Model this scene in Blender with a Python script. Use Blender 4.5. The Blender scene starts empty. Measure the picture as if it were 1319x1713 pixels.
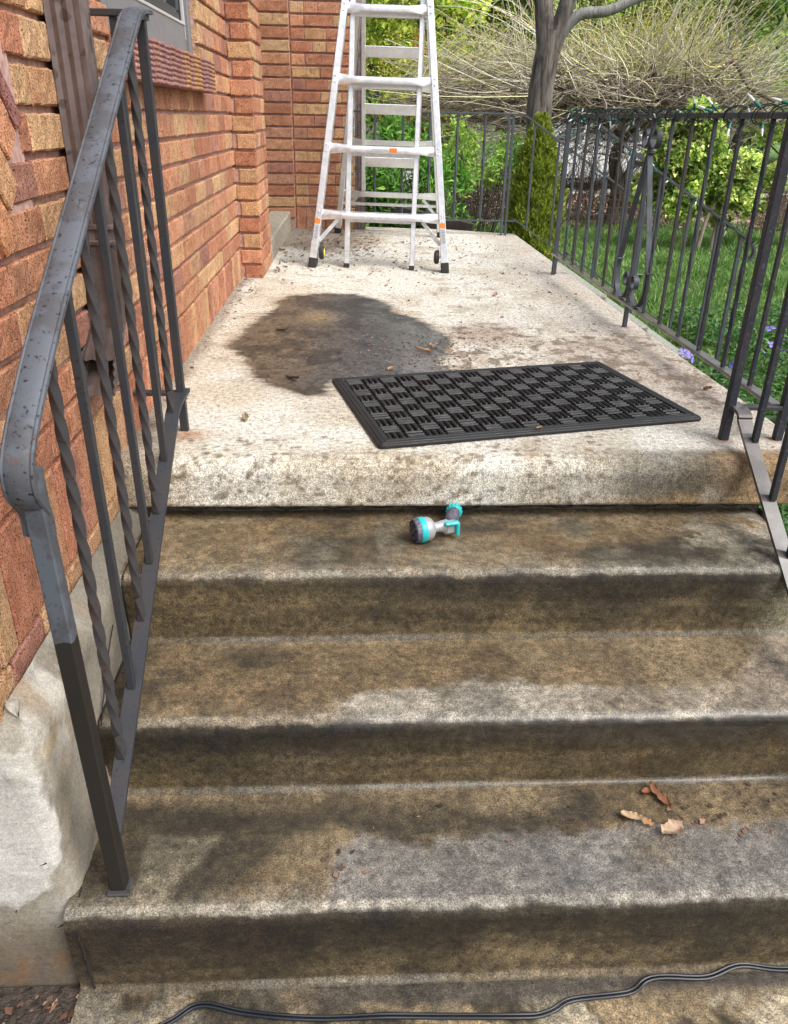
import bpy, math, random
import numpy as np
from mathutils import Vector, Matrix
random.seed(7); rng = np.random.default_rng(7)
D = bpy.data; SC = bpy.context.scene; COL = SC.collection
PI = math.pi; R = math.radians

# ------------------------------------------------------------------ camera
CAMH = 0.72
cam = D.cameras.new('camera'); cam.sensor_fit = 'HORIZONTAL'; cam.sensor_width = 36.0
cam.lens = 36.0 * 1321.35 / 1319.0; cam.clip_start = 0.05; cam.clip_end = 500
co = D.objects.new('camera', cam); COL.objects.link(co)
rt, upv, fw = (0.998811, -0.045867, 0.016515), (0.005768, 0.447578, 0.894226), (0.048407, 0.893068, -0.447311)
co.matrix_world = Matrix(((rt[0], upv[0], -fw[0], 0), (rt[1], upv[1], -fw[1], 0), (rt[2], upv[2], -fw[2], CAMH), (0, 0, 0, 1)))
SC.camera = co
# ------------------------------------------------------------------ sky, sun, exposure
SUN_EL, SUN_ROT = R(52), R(128)
w = D.worlds.new('World'); SC.world = w; w.use_nodes = True
nt = w.node_tree; nt.nodes.clear()
sky = nt.nodes.new('ShaderNodeTexSky'); sky.sky_type = 'NISHITA'; sky.sun_disc = False
sky.sun_elevation = SUN_EL; sky.sun_rotation = SUN_ROT; sky.dust_density = 6.0; sky.air_density = 1.2; sky.ozone_density = 1.0
hs = nt.nodes.new('ShaderNodeHueSaturation'); hs.inputs['Saturation'].default_value = 0.38
bg = nt.nodes.new('ShaderNodeBackground'); bg.inputs['Strength'].default_value = 0.15
wo = nt.nodes.new('ShaderNodeOutputWorld')
nt.links.new(sky.outputs[0], hs.inputs['Color']); nt.links.new(hs.outputs[0], bg.inputs[0]); nt.links.new(bg.outputs[0], wo.inputs[0])
sl = D.lights.new('sun', 'SUN'); sl.energy = 1.4; sl.angle = R(38); sl.color = (1.0, 0.97, 0.93)
so = D.objects.new('sun', sl); COL.objects.link(so)
sd = Vector((math.sin(SUN_ROT) * math.cos(SUN_EL), math.cos(SUN_ROT) * math.cos(SUN_EL), math.sin(SUN_EL)))
so.rotation_euler = sd.to_track_quat('Z', 'Y').to_euler(); so.location = (5, -5, 10)
SC.view_settings.view_transform = 'Standard'; SC.view_settings.look = 'None'
SC.view_settings.exposure = 0.45; SC.view_settings.gamma = 1.0; SC.view_settings.use_curve_mapping = False

# ------------------------------------------------------------------ helpers
def hx(h):
    c = [int(h[i:i + 2], 16) / 255 for i in (0, 2, 4)]
    return tuple(x / 12.92 if x <= .04045 else ((x + .055) / 1.055) ** 2.4 for x in c)
def tag(o, label=None, cat=None, group=None, kind=None):
    if label: o['label'] = label
    if cat: o['category'] = cat
    if group: o['group'] = group
    if kind: o['kind'] = kind
    return o
def empty(name, loc=(0, 0, 0), rz=0):
    o = D.objects.new(name, None); COL.objects.link(o); o.location = loc; o.rotation_euler[2] = rz
    o.empty_display_size = .05
    return o
def copy_tree(o, parent=None):
    c = o.copy(); COL.objects.link(c)
    if parent: c.parent = parent
    for ch in o.children: copy_tree(ch, c)
    return c
def npmesh(name, V, F, material, parent=None, col=None, smooth=False, loc=None):
    """V (n,3); F (m,k) equal-size faces; col (n,4) point colours"""
    V = np.asarray(V, dtype=np.float32); F = np.asarray(F, dtype=np.int32)
    me = D.meshes.new(name); n, k = F.shape
    if loc is not None: V = V - np.asarray(loc, dtype=np.float32)
    me.vertices.add(len(V)); me.vertices.foreach_set('co', V.ravel())
    me.loops.add(n * k); me.loops.foreach_set('vertex_index', F.ravel())
    me.polygons.add(n); me.polygons.foreach_set('loop_start', np.arange(0, n * k, k, dtype=np.int32))
    me.polygons.foreach_set('loop_total', np.full(n, k, dtype=np.int32))
    me.polygons.foreach_set('use_smooth', np.full(n, smooth))
    me.update(calc_edges=True)
    if col is not None:
        a = me.attributes.new('Col', 'FLOAT_COLOR', 'POINT'); a.data.foreach_set('color', np.asarray(col, dtype=np.float32).ravel())
    me.materials.append(material)
    o = D.objects.new(name, me); COL.objects.link(o)
    if loc is not None: o.location = loc
    if parent: o.parent = parent
    return o
class MB:
    def __init__(s): s.v = []; s.f = []; s.c = []
    def add(s, vs, fs, c=None):
        b = len(s.v); s.v += [tuple(p) for p in vs]; s.f += [tuple(b + i for i in f) for f in fs]
        s.c += [tuple(c) if c else (1, 1, 1, 1)] * len(vs)
    def box(s, c, d, M=None, bev=0.0, col=None):
        hx_, hy, hz = d[0] / 2, d[1] / 2, d[2] / 2
        vs = []; fs = []
        if bev <= 0:
            vs = [Vector((x, y, z)) for x in (-hx_, hx_) for y in (-hy, hy) for z in (-hz, hz)]
            fs = [(0, 1, 3, 2), (4, 6, 7, 5), (0, 4, 5, 1), (2, 3, 7, 6), (0, 2, 6, 4), (1, 5, 7, 3)]
        else:
            b = min(bev, hx_ * .9, hy * .9, hz * .9)
            idx = {}
            for sx in (-1, 1):
                for sy in (-1, 1):
                    for sz in (-1, 1):
                        for ax in range(3):
                            p = [sx * (hx_ - b), sy * (hy - b), sz * (hz - b)]; p[ax] += (sx, sy, sz)[ax] * b
                            idx[sx, sy, sz, ax] = len(vs); vs.append(Vector(p))
            for ax in range(3):
                o1, o2 = [(1, 2), (2, 0), (0, 1)][ax]
                for sg in (-1, 1):
                    q = []
                    for a, c_ in ((-1, -1), (1, -1), (1, 1), (-1, 1)):
                        k = [0, 0, 0]; k[ax] = sg; k[o1] = a; k[o2] = c_; q.append(idx[k[0], k[1], k[2], ax])
                    fs.append(tuple(q if sg > 0 else q[::-1]))
            for ax in range(3):
                o1, o2 = [(1, 2), (2, 0), (0, 1)][ax]
                for s1 in (-1, 1):
                    for s2 in (-1, 1):
                        k0 = [0, 0, 0]; k0[o1] = s1; k0[o2] = s2; k0[ax] = -1; k1 = list(k0); k1[ax] = 1
                        q = (idx[(*k0, o1)], idx[(*k1, o1)], idx[(*k1, o2)], idx[(*k0, o2)])
                        fs.append(q if s1 * s2 < 0 else q[::-1])
            for sx in (-1, 1):
                for sy in (-1, 1):
                    for sz in (-1, 1):
                        q = (idx[sx, sy, sz, 0], idx[sx, sy, sz, 1], idx[sx, sy, sz, 2])
                        fs.append(q if sx * sy * sz > 0 else q[::-1])
        c = Vector(c)
        vs = [(M @ p if M else p) + c for p in vs]
        s.add(vs, fs, col)
    def bar(s, p0, p1, wx, wy, up=(0, 0, 1), twist=0, seg=1, t0=0, bev=0.0015, col=None, taper=1):
        """rectangular bar from p0 to p1; wx across, wy along 'up'; twist total angle, straight ends"""
        p0 = Vector(p0); p1 = Vector(p1); ax = (p1 - p0).normalized(); u = Vector(up)
        if abs(ax.dot(u)) > .98: u = Vector((0, 1, 0))
        x = ax.cross(u).normalized(); y = x.cross(ax).normalized()
        prof = [(-wx / 2 + bev, -wy / 2), (wx / 2 - bev, -wy / 2), (wx / 2, -wy / 2 + bev), (wx / 2, wy / 2 - bev), (wx / 2 - bev, wy / 2), (-wx / 2 + bev, wy / 2), (-wx / 2, wy / 2 - bev), (-wx / 2, -wy / 2 + bev)]
        vs = []; n = len(prof)
        for i in range(seg + 1):
            t = i / seg
            tt = min(1, max(0, (t - t0) / (1 - 2 * t0))) if twist else 0
            a = t0 and twist * tt or twist * t
            ca, sa = math.cos(a), math.sin(a); c = p0.lerp(p1, t); k = 1 + (taper - 1) * t
            for (px, py) in prof: vs.append(c + x * (px * ca - py * sa) * k + y * (px * sa + py * ca) * k)
        fs = [tuple(range(n))[::-1], tuple(range(seg * n, seg * n + n))]
        for i in range(seg):
            for j in range(n): fs.append((i * n + j, i * n + (j + 1) % n, (i + 1) * n + (j + 1) % n, (i + 1) * n + j))
        s.add(vs, fs, col)
    def tube(s, pts, r, seg=8, r1=None, cap=True, col=None, flat=1.0):
        pts = [Vector(p) for p in pts]; n = len(pts); vs = []; nrm = None
        for i, p in enumerate(pts):
            t = (pts[min(i + 1, n - 1)] - pts[max(i - 1, 0)])
            t = t.normalized() if t.length > 1e-9 else Vector((0, 0, 1))
            if nrm is None: nrm = t.cross(Vector((0, 0, 1)) if abs(t.z) < .9 else Vector((0, 1, 0))).normalized()
            nrm = (nrm - t * nrm.dot(t)).normalized(); b = t.cross(nrm)
            rr = (r[i] if isinstance(r, (list, tuple)) else (r if r1 is None else r + (r1 - r) * i / (n - 1)))
            for k in range(seg):
                a = 2 * PI * k / seg; vs.append(p + nrm * math.cos(a) * rr + b * math.sin(a) * rr * flat)
        fs = [(i * seg + k, i * seg + (k + 1) % seg, (i + 1) * seg + (k + 1) % seg, (i + 1) * seg + k) for i in range(n - 1) for k in range(seg)]
        if cap: fs += [tuple(range(seg))[::-1], tuple(range((n - 1) * seg, n * seg))]
        s.add(vs, fs, col)
    def ribbon(s, pts, wdt, th, side, col=None):
        """flat strip along pts: width along vector 'side', thickness normal to it"""
        pts = [Vector(p) for p in pts]; sv = Vector(side).normalized(); n = len(pts); vs = []
        for i, p in enumerate(pts):
            t = (pts[min(i + 1, n - 1)] - pts[max(i - 1, 0)]).normalized(); nn = t.cross(sv).normalized()
            for a, b in ((-1, -1), (1, -1), (1, 1), (-1, 1)): vs.append(p + sv * a * wdt / 2 + nn * b * th / 2)
        fs = [(i * 4 + k, i * 4 + (k + 1) % 4, i * 4 + 4 + (k + 1) % 4, i * 4 + 4 + k) for i in range(n - 1) for k in range(4)]
        fs += [(3, 2, 1, 0), tuple((n - 1) * 4 + k for k in range(4))]
        s.add(vs, fs, col)
    def lathe(s, prof, M, seg=24, col=None):
        """prof: (radius, height) about local z, placed by M"""
        vs = [M @ Vector((r * math.cos(2 * PI * k / seg), r * math.sin(2 * PI * k / seg), z)) for r, z in prof for k in range(seg)]
        fs = [(i * seg + k, i * seg + (k + 1) % seg, (i + 1) * seg + (k + 1) % seg, (i + 1) * seg + k) for i in range(len(prof) - 1) for k in range(seg)]
        fs += [tuple(range(seg))[::-1], tuple(range((len(prof) - 1) * seg, len(prof) * seg))]
        s.add(vs, fs, col)
    def build(s, name, material, parent=None, smooth=False, loc=None):
        me = D.meshes.new(name)
        v = s.v
        if loc is not None: v = [(p[0] - loc[0], p[1] - loc[1], p[2] - loc[2]) for p in v]
        me.from_pydata(v, [], s.f); me.update()
        a = me.attributes.new('Col', 'FLOAT_COLOR', 'POINT'); a.data.foreach_set('color', np.array(s.c, dtype=np.float32).ravel())
        if smooth:
            me.polygons.foreach_set('use_smooth', np.full(len(me.polygons), True))
            me.set_sharp_from_angle(angle=R(40))
        me.materials.append(material)
        o = D.objects.new(name, me); COL.objects.link(o)
        if loc is not None: o.location = loc
        if parent: o.parent = parent
        return o
# ---- numpy noise
def _h(xi, yi, s):
    h = (xi.astype(np.int64) * 374761393 + yi.astype(np.int64) * 668265263 + s * 974634777) & 0xffffffff
    h = ((h ^ (h >> 13)) * 1274126177) & 0xffffffff
    return ((h ^ (h >> 16)) & 0xffffff) / float(0xffffff)
def vn(x, y, s=0):
    xf, yf = np.floor(x), np.floor(y); u = x - xf; v = y - yf; u = u * u * (3 - 2 * u); v = v * v * (3 - 2 * v)
    a = _h(xf, yf, s); b = _h(xf + 1, yf, s); c = _h(xf, yf + 1, s); d = _h(xf + 1, yf + 1, s)
    return (a * (1 - u) + b * u) * (1 - v) + (c * (1 - u) + d * u) * v
def fbm(x, y, s=0, o=4):
    t = 0; a = .5; n = 0
    for i in range(o): t = t + a * vn(x * 2 ** i + 17.3 * i, y * 2 ** i + 9.1 * i, s + i); n += a; a *= .55
    return t / n
def ss(a, b, x): t = np.clip((x - a) / (b - a), 0, 1); return t * t * (3 - 2 * t)
def mix(a, b, t): t = np.asarray(t)[..., None]; return a * (1 - t) + np.asarray(b) * t
def sdpoly(x, y, P):
    P = np.array(P); d = np.full(x.shape, 1e9); ins = np.zeros(x.shape, bool)
    for i in range(len(P)):
        ax, ay = P[i]; bx, by = P[(i + 1) % len(P)]; ex, ey = bx - ax, by - ay
        t = np.clip(((x - ax) * ex + (y - ay) * ey) / (ex * ex + ey * ey + 1e-12), 0, 1)
        d = np.minimum(d, np.hypot(x - ax - t * ex, y - ay - t * ey))
        c = ((ay > y) != (by > y)); xx = ax + (y - ay) * ex / (ey if abs(ey) > 1e-12 else 1e-12); ins ^= (c & (x < xx))
    return np.where(ins, -d, d)

# ------------------------------------------------------------------ materials
class N:
    def __init__(s, name, rough=.8, metal=0.0, spec=.5):
        s.m = D.materials.new(name); s.m.use_nodes = True; s.t = s.m.node_tree; s.t.nodes.clear()
        s.b = s.n('ShaderNodeBsdfPrincipled'); s.o = s.n('ShaderNodeOutputMaterial'); s.l(s.b.outputs[0], s.o.inputs[0])
        s.b.inputs['Roughness'].default_value = rough; s.b.inputs['Metallic'].default_value = metal; s.b.inputs['Specular IOR Level'].default_value = spec
        s.tc = s.n('ShaderNodeTexCoord')
    def n(s, t, **k):
        x = s.t.nodes.new(t)
        for a, v in k.items(): setattr(x, a, v)
        return x
    def l(s, a, b): s.t.links.new(a, b)
    def noise(s, scale, detail=4, rough=.6, sc=(1, 1, 1), coord='Object', dist=0):
        mp = s.n('ShaderNodeMapping'); mp.inputs['Scale'].default_value = sc; s.l(s.tc.outputs[coord], mp.inputs[0])
        x = s.n('ShaderNodeTexNoise'); x.inputs['Scale'].default_value = scale; x.inputs['Detail'].default_value = detail
        x.inputs['Roughness'].default_value = rough; x.inputs['Distortion'].default_value = dist; s.l(mp.outputs[0], x.inputs[0]); return x.outputs[0]
    def ramp(s, fac, stops):
        x = s.n('ShaderNodeValToRGB'); e = x.color_ramp.elements
        while len(e) < len(stops): e.new(.5)
        for i, (p, c) in enumerate(stops): e[i].position = p; e[i].color = (*c, 1) if len(c) == 3 else c
        s.l(fac, x.inputs[0]); return x.outputs[0]
    def mixc(s, f, a, b, mode='MIX'):
        x = s.n('ShaderNodeMix', data_type='RGBA', blend_type=mode)
        for i, v in ((0, f), (6, a), (7, b)):
            if isinstance(v, (int, float)): x.inputs[i].default_value = v
            elif isinstance(v, tuple): x.inputs[i].default_value = (*v, 1) if len(v) == 3 else v
            else: s.l(v, x.inputs[i])
        return x.outputs[2]
    def math(s, op, a, b=0.0, c=None):
        x = s.n('ShaderNodeMath', operation=op)
        for i, v in enumerate((a, b) if c is None else (a, b, c)):
            if isinstance(v, (int, float)): x.inputs[i].default_value = v
            else: s.l(v, x.inputs[i])
        return x.outputs[0]
    def attr(s): x = s.n('ShaderNodeAttribute', attribute_name='Col'); return x
    def bump(s, h, strength=.3, dist=.002, prev=None):
        x = s.n('ShaderNodeBump'); x.inputs['Strength'].default_value = strength; x.inputs['Distance'].default_value = dist
        s.l(h, x.inputs['Height'])
        if prev is not None: s.l(prev, x.inputs['Normal'])
        s.l(x.outputs[0], s.b.inputs['Normal']); return x.outputs[0]
    def base(s, c):
        if isinstance(c, tuple): s.b.inputs['Base Color'].default_value = (*c, 1)
        else: s.l(c, s.b.inputs['Base Color'])
    def rough(s, r):
        if isinstance(r, (int, float)): s.b.inputs['Roughness'].default_value = r
        else: s.l(r, s.b.inputs['Roughness'])
    def xyz(s, coord='Object'):
        x = s.n('ShaderNodeSeparateXYZ'); s.l(s.tc.outputs[coord], x.inputs[0]); return x.outputs
def m_concrete(name='concrete', speck=.55, gr=1.0):
    k = N(name); a = k.attr()
    g1 = k.noise(340, 2, .85); g2 = k.noise(75, 5, .7); br = k.noise(160, 3, .6, (.06, 1, 1)); g3 = k.noise(900, 1, .5)
    c = k.mixc(gr, a.outputs['Color'], k.ramp(g2, [(.32, (.48, .46, .42)), (.5, (1, 1, 1)), (.68, (1.42, 1.41, 1.38))]), 'MULTIPLY')
    c = k.mixc(gr, c, k.ramp(g1, [(.34, (.36, .35, .34)), (.5, (1, 1, 1)), (.64, (1.75, 1.70, 1.58))]), 'MULTIPLY')
    c = k.mixc(1, c, k.ramp(br, [(.3, (.88, .87, .86)), (.5, (1, 1, 1)), (.7, (1.08, 1.08, 1.08))]), 'MULTIPLY')
    sp = k.ramp(g3, [(.66, (0, 0, 0)), (.74, (1, 1, 1))])
    sf = k.n('ShaderNodeSeparateColor'); k.l(sp, sf.inputs[0])
    c = k.mixc(k.math('MULTIPLY', sf.outputs[0], speck * .25), c, (.50, .47, .42))
    # exposed grains and pits
    vo = k.n('ShaderNodeTexVoronoi'); vo.inputs['Scale'].default_value = 230; k.l(k.tc.outputs['Object'], vo.inputs['Vector'])
    dot = k.ramp(vo.outputs['Distance'], [(.12, (1,) * 3), (.34, (0,) * 3)]); sv = k.n('ShaderNodeSeparateColor'); k.l(vo.outputs['Color'], sv.inputs[0]); sdt = k.n('ShaderNodeSeparateColor'); k.l(dot, sdt.inputs[0])
    lo = k.math('MULTIPLY', k.math('LESS_THAN', sv.outputs[0], .16), sdt.outputs[0]); hi = k.math('MULTIPLY', k.math('GREATER_THAN', sv.outputs[0], .86), sdt.outputs[0])
    c = k.mixc(k.math('MULTIPLY', lo, .55 * gr), c, (.03, .025, .02)); c = k.mixc(k.math('MULTIPLY', hi, .8 * gr), c, k.mixc(1, c, (1.75, 1.7, 1.6), 'MULTIPLY'))
    cw_ = k.ramp(a.outputs['Alpha'], [(.45, (0,) * 3), (.95, (.9,) * 3)]); sw = k.n('ShaderNodeSeparateColor'); k.l(cw_, sw.inputs[0]); k.l(sw.outputs[0], k.b.inputs['Coat Weight']); k.b.inputs['Coat Roughness'].default_value = .20
    k.base(c)
    k.rough(k.math('MULTIPLY_ADD', a.outputs['Alpha'], -.62, .92))
    b = k.bump(g2, .6 * gr, .003); b = k.bump(br, .15, .0015, b); k.bump(g1, .5 * gr, .0012, b)
    return k.m
M_CONC = m_concrete(); M_PLAS = m_concrete('weathered_plaster', .25, .35)
def m_brick():
    k = N('rug_face_brick', .95, spec=.25); a = k.attr(); x = k.xyz()
    # wire-cut texture: vertical scratches and gouged pits
    st = k.noise(260, 3, .65, (1, 1, .14)); pit = k.noise(300, 2, .85); big = k.noise(26, 3, .6)
    c = k.mixc(1, a.outputs['Color'], k.ramp(big, [(.3, (.78, .72, .70)), (.5, (1, 1, 1)), (.72, (1.16, 1.18, 1.2))]), 'MULTIPLY')
    c = k.mixc(1, c, k.ramp(st, [(.33, (.72, .68, .68)), (.48, (1, 1, 1)), (.66, (1.1, 1.12, 1.14))]), 'MULTIPLY')
    c = k.mixc(1, c, k.ramp(pit, [(.37, (.16, .13, .13)), (.47, (.92, .92, .92)), (.62, (1.22, 1.26, 1.32))]), 'MULTIPLY')
    k.base(c); b = k.bump(st, .7, .002); k.bump(pit, .9, .0022, b); return k.m
M_BRICK = m_brick()
def m_simple(name, c, rough=.8, metal=0, nz=None, bump=None, spec=.5):
    k = N(name, rough, metal, spec)
    if nz:
        sc, lo, hi = nz; f = k.noise(sc, 4, .65)
        k.base(k.mixc(1, (*c, 1), k.ramp(f, [(.3, (lo,) * 3), (.7, (hi,) * 3)]), 'MULTIPLY'))
        if bump: k.bump(f, bump[0], bump[1])
    else: k.base(c)
    return k.m
M_MORTAR = m_simple('pinkish_mortar', (.50, .315, .27), .95, nz=(60, .6, 1.3), bump=(.6, .003))
def m_iron(name, top, dark, wetz=None, spots=.5, rust=.35):
    """painted iron: worn paint, dirt film, dark spots, rust"""
    k = N(name, .38, 0.0, .5)
    n1 = k.noise(13, 4, .6); n2 = k.noise(120, 3, .65); n3 = k.noise(38, 3, .7)
    c = k.mixc(k.ramp(n1, [(.46, (0,) * 3), (.54, (1,) * 3)]), top, tuple(t * .5 + r_ * .5 for t, r_ in zip(top, (.17, .125, .09) if top[0] > .12 else (.05, .044, .044))))
    c = k.mixc(k.math('MULTIPLY', k.ramp(n2, [(.60, (0,) * 3), (.66, (1,) * 3)]), spots), c, dark)
    c = k.mixc(k.math('MULTIPLY', k.ramp(n3, [(.62, (0,) * 3), (.72, (1,) * 3)]), rust), c, (.12, .05, .025))
    if wetz is not None:
        g = k.n('ShaderNodeNewGeometry'); sx = k.n('ShaderNodeSeparateXYZ'); k.l(g.outputs['Position'], sx.inputs[0])
        f = k.math('ADD', sx.outputs[2], k.math('MULTIPLY', n3, .03)); mk = k.math('LESS_THAN', f, wetz)
        c = k.mixc(mk, c, (.022, .019, .017))
    k.base(c); k.rough(k.ramp(n1, [(.35, ((.34 if top[0] > .12 else .46),) * 3), (.65, (.68,) * 3)])); k.b.inputs['Specular IOR Level'].default_value = .5 if top[0] > .12 else .32; k.bump(n2, .25, .0008); return k.m
M_RAILTOP = m_iron('weathered_grey_iron', (.100, .112, .136), (.015, .015, .017), None, .95, .6)
M_POST = m_iron('half_wet_grey_iron', (.098, .112, .138), (.03, .03, .032), .045, .5, .15)
M_IRONBROWN = m_iron('wet_brown_black_iron', (.052, .050, .054), (.02, .018, .018), None, .7, .6)
M_IRON = m_iron('dark_painted_iron', (.060, .074, .092), (.02, .02, .022), None, .6, .3)
M_WETFLAT = m_iron('wet_flat_bar', (.10, .09, .085), (.02, .018, .018), None, .4, .5)
M_WETFLAT.node_tree.nodes['Principled BSDF'].inputs['Coat Weight'].default_value = .9; M_WETFLAT.node_tree.nodes['Principled BSDF'].inputs['Coat Roughness'].default_value = .12
M_IRONDRY = m_iron('dry_grey_green_iron', (.075, .09, .105), (.05, .05, .05), None, .4, .3)
M_BLACKWET = m_iron('speckled_black_iron', (.028, .032, .045), (.20, .21, .23), None, .35, .1)
def m_alu():
    k = N('brushed_aluminium', .36, .85); n = k.noise(50, 3, .6, (1, 1, 1)); s = k.noise(8, 3, .6)
    k.base(k.mixc(1, k.ramp(s, [(.3, (.72, .74, .77)), (.7, (.90, .92, .95))]), k.ramp(n, [(.3, (.9,) * 3), (.7, (1.05,) * 3)]), 'MULTIPLY'))
    k.rough(k.ramp(n, [(.3, (.3,) * 3), (.7, (.5,) * 3)])); return k.m
M_ALU = m_alu()
M_RUBBER = m_simple('black_rubber', (.018, .018, .019), .6, nz=(60, .7, 1.4))
def m_mat():
    k = N('ribbed_black_rubber', .5, 0, .5); n = k.noise(40, 4, .6)
    k.base(k.mixc(k.ramp(n, [(.5, (0,) * 3), (.75, (1,) * 3)]), (.009, .010, .012), (.026, .025, .024)))
    rb = k.noise(500, 2, .5, (.15, 1, 1)); k.bump(rb, .3, .0008); k.rough(k.ramp(n, [(.3, (.46,) * 3), (.7, (.7,) * 3)])); return k.m
M_MAT = m_mat()
def m_leaf(name='leaf', rough=.45, trans=.25):
    k = N(name, rough, 0, .4); a = k.attr(); n = k.noise(30, 2, .5)
    c = k.mixc(1, a.outputs['Color'], k.ramp(n, [(.3, (.8,) * 3), (.7, (1.2,) * 3)]), 'MULTIPLY'); k.base(c)
    if trans:
        tr = k.n('ShaderNodeBsdfTranslucent'); k.l(c, tr.inputs[0]); ms = k.n('ShaderNodeMixShader'); ms.inputs[0].default_value = trans
        k.l(k.b.outputs[0], ms.inputs[1]); k.l(tr.outputs[0], ms.inputs[2]); k.l(ms.outputs[0], k.o.inputs[0])
    return k.m
M_LEAF = m_leaf(trans=.35); M_TWIG = m_leaf('twig_bark', .8, 0); M_DRY = m_leaf('dry_leaf', .75, .1)
def m_bark(name, c1, c2):
    k = N(name, .9); n = k.noise(22, 5, .7, (1, 1, .16), dist=.5); k.base(k.ramp(n, [(.36, c1), (.64, c2)])); k.bump(n, .9, .02); return k.m
M_BARK = m_bark('furrowed_bark', (.028, .023, .02), (.21, .185, .165))

# ------------------------------------------------------------------ ground and sky-side setting
def zt(x, y): return -.02 * (x + .45) * ss(2.0, 4.4, y)     # the landing drains gently to the right
def ztf(x, y): return float(zt(np.array(float(x)), np.array(float(y))))
def grid(nx, ny): i = np.arange(ny - 1)[:, None] * nx + np.arange(nx - 1)[None]; return np.stack([i, i + 1, i + 1 + nx, i + nx], -1).reshape(-1, 4)
def m_ground():
    k = N('garden_soil_and_turf', .95); n = k.noise(.6, 5, .6); n2 = k.noise(14, 5, .7)
    c = k.ramp(n, [(.4, (.055, .075, .022)), (.6, (.09, .075, .045))])
    k.base(k.mixc(1, c, k.ramp(n2, [(.3, (.5,) * 3), (.7, (1.4,) * 3)]), 'MULTIPLY')); k.bump(n2, .8, .02); return k.m
nx = ny = 120
gx = np.sinh(np.linspace(-4.6, 4.6, nx)) * 4.2; gy = np.sinh(np.linspace(-3.2, 4.8, ny)) * 4.5
X, Y = np.meshgrid(gx, gy); Z = -.76 + .05 * (fbm(X * .8, Y * .8, 3) - .5)
npmesh('ground', np.stack([X, Y, Z], -1).reshape(-1, 3), grid(nx, ny), m_ground(), smooth=True)['kind'] = 'structure'
mb = MB(); mb.box((0, 22.5, -.735), (80, 6.0, .06))
tag(mb.build('road', m_simple('pale_asphalt', (.46, .46, .46), .85, nz=(30, .8, 1.2))), kind='structure')
mb = MB(); mb.box((9, 17.9, -.715), (22, 1.4, .08), bev=.01)
tag(mb.build('pavement', m_simple('pale_pavement', (.42, .39, .35), .85, nz=(20, .8, 1.2))), kind='structure')

# ------------------------------------------------------------------ concrete porch
porch = tag(empty('concrete_porch', (0.3, 3.0, -.7)), 'stained concrete porch landing with four worn front steps, dark wet patch near the middle', 'porch')
def at(o, p): o.parent = p; o.matrix_parent_inverse = Matrix.Translation(-Vector(p.location)) if p.rotation_euler[2] == 0 else p.matrix_world.inverted(); return o
C_DRY = np.array((.56, .55, .51)); C_TAN = np.array((.30, .235, .15)); C_BROWN = np.array((.135, .10, .058)); C_DARK = np.array((.042, .034, .022)); C_PALE = np.array((.37, .355, .325)); C_GREY = np.array((.25, .245, .245)); C_GRN = np.array((.135, .105, .060)); C_ORG = np.array((.33, .20, .09))
WET = [(-0.306, 3.608), (-0.173, 3.676), (-0.001, 3.661), (0.103, 3.571), (0.172, 3.426), (0.147, 3.341), (0.236, 3.204), (0.3, 3.064), (0.342, 2.934), (0.33, 2.699), (0.285, 2.579), (0.309, 2.404), (0.182, 2.293), (-0.064, 2.351), (-0.071, 2.201), (-0.145, 2.201), (-0.224, 2.256), (-0.315, 2.385), (-0.362, 2.57), (-0.437, 2.749), (-0.401, 2.99), (-0.353, 3.23), (-0.32, 3.457)]
DIRT = [(0.33, 3.05), (0.475, 3.128), (0.714, 3.054), (1.142, 2.988), (1.142, 2.1), (.96, 2.0), (.80, 2.5), (0.577, 2.49), (0.307, 2.391), (0.314, 2.668)]
def rgba(c, a): return np.concatenate([np.clip(c, .01, .9), np.asarray(a)[..., None]], -1)
SPOTS = [(rng.uniform(-.45, 1.0), rng.uniform(1.60, 1.86), rng.uniform(.003, .009) * rng.choice([.8, 1, 1.4])) for _ in range(380)]
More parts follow.
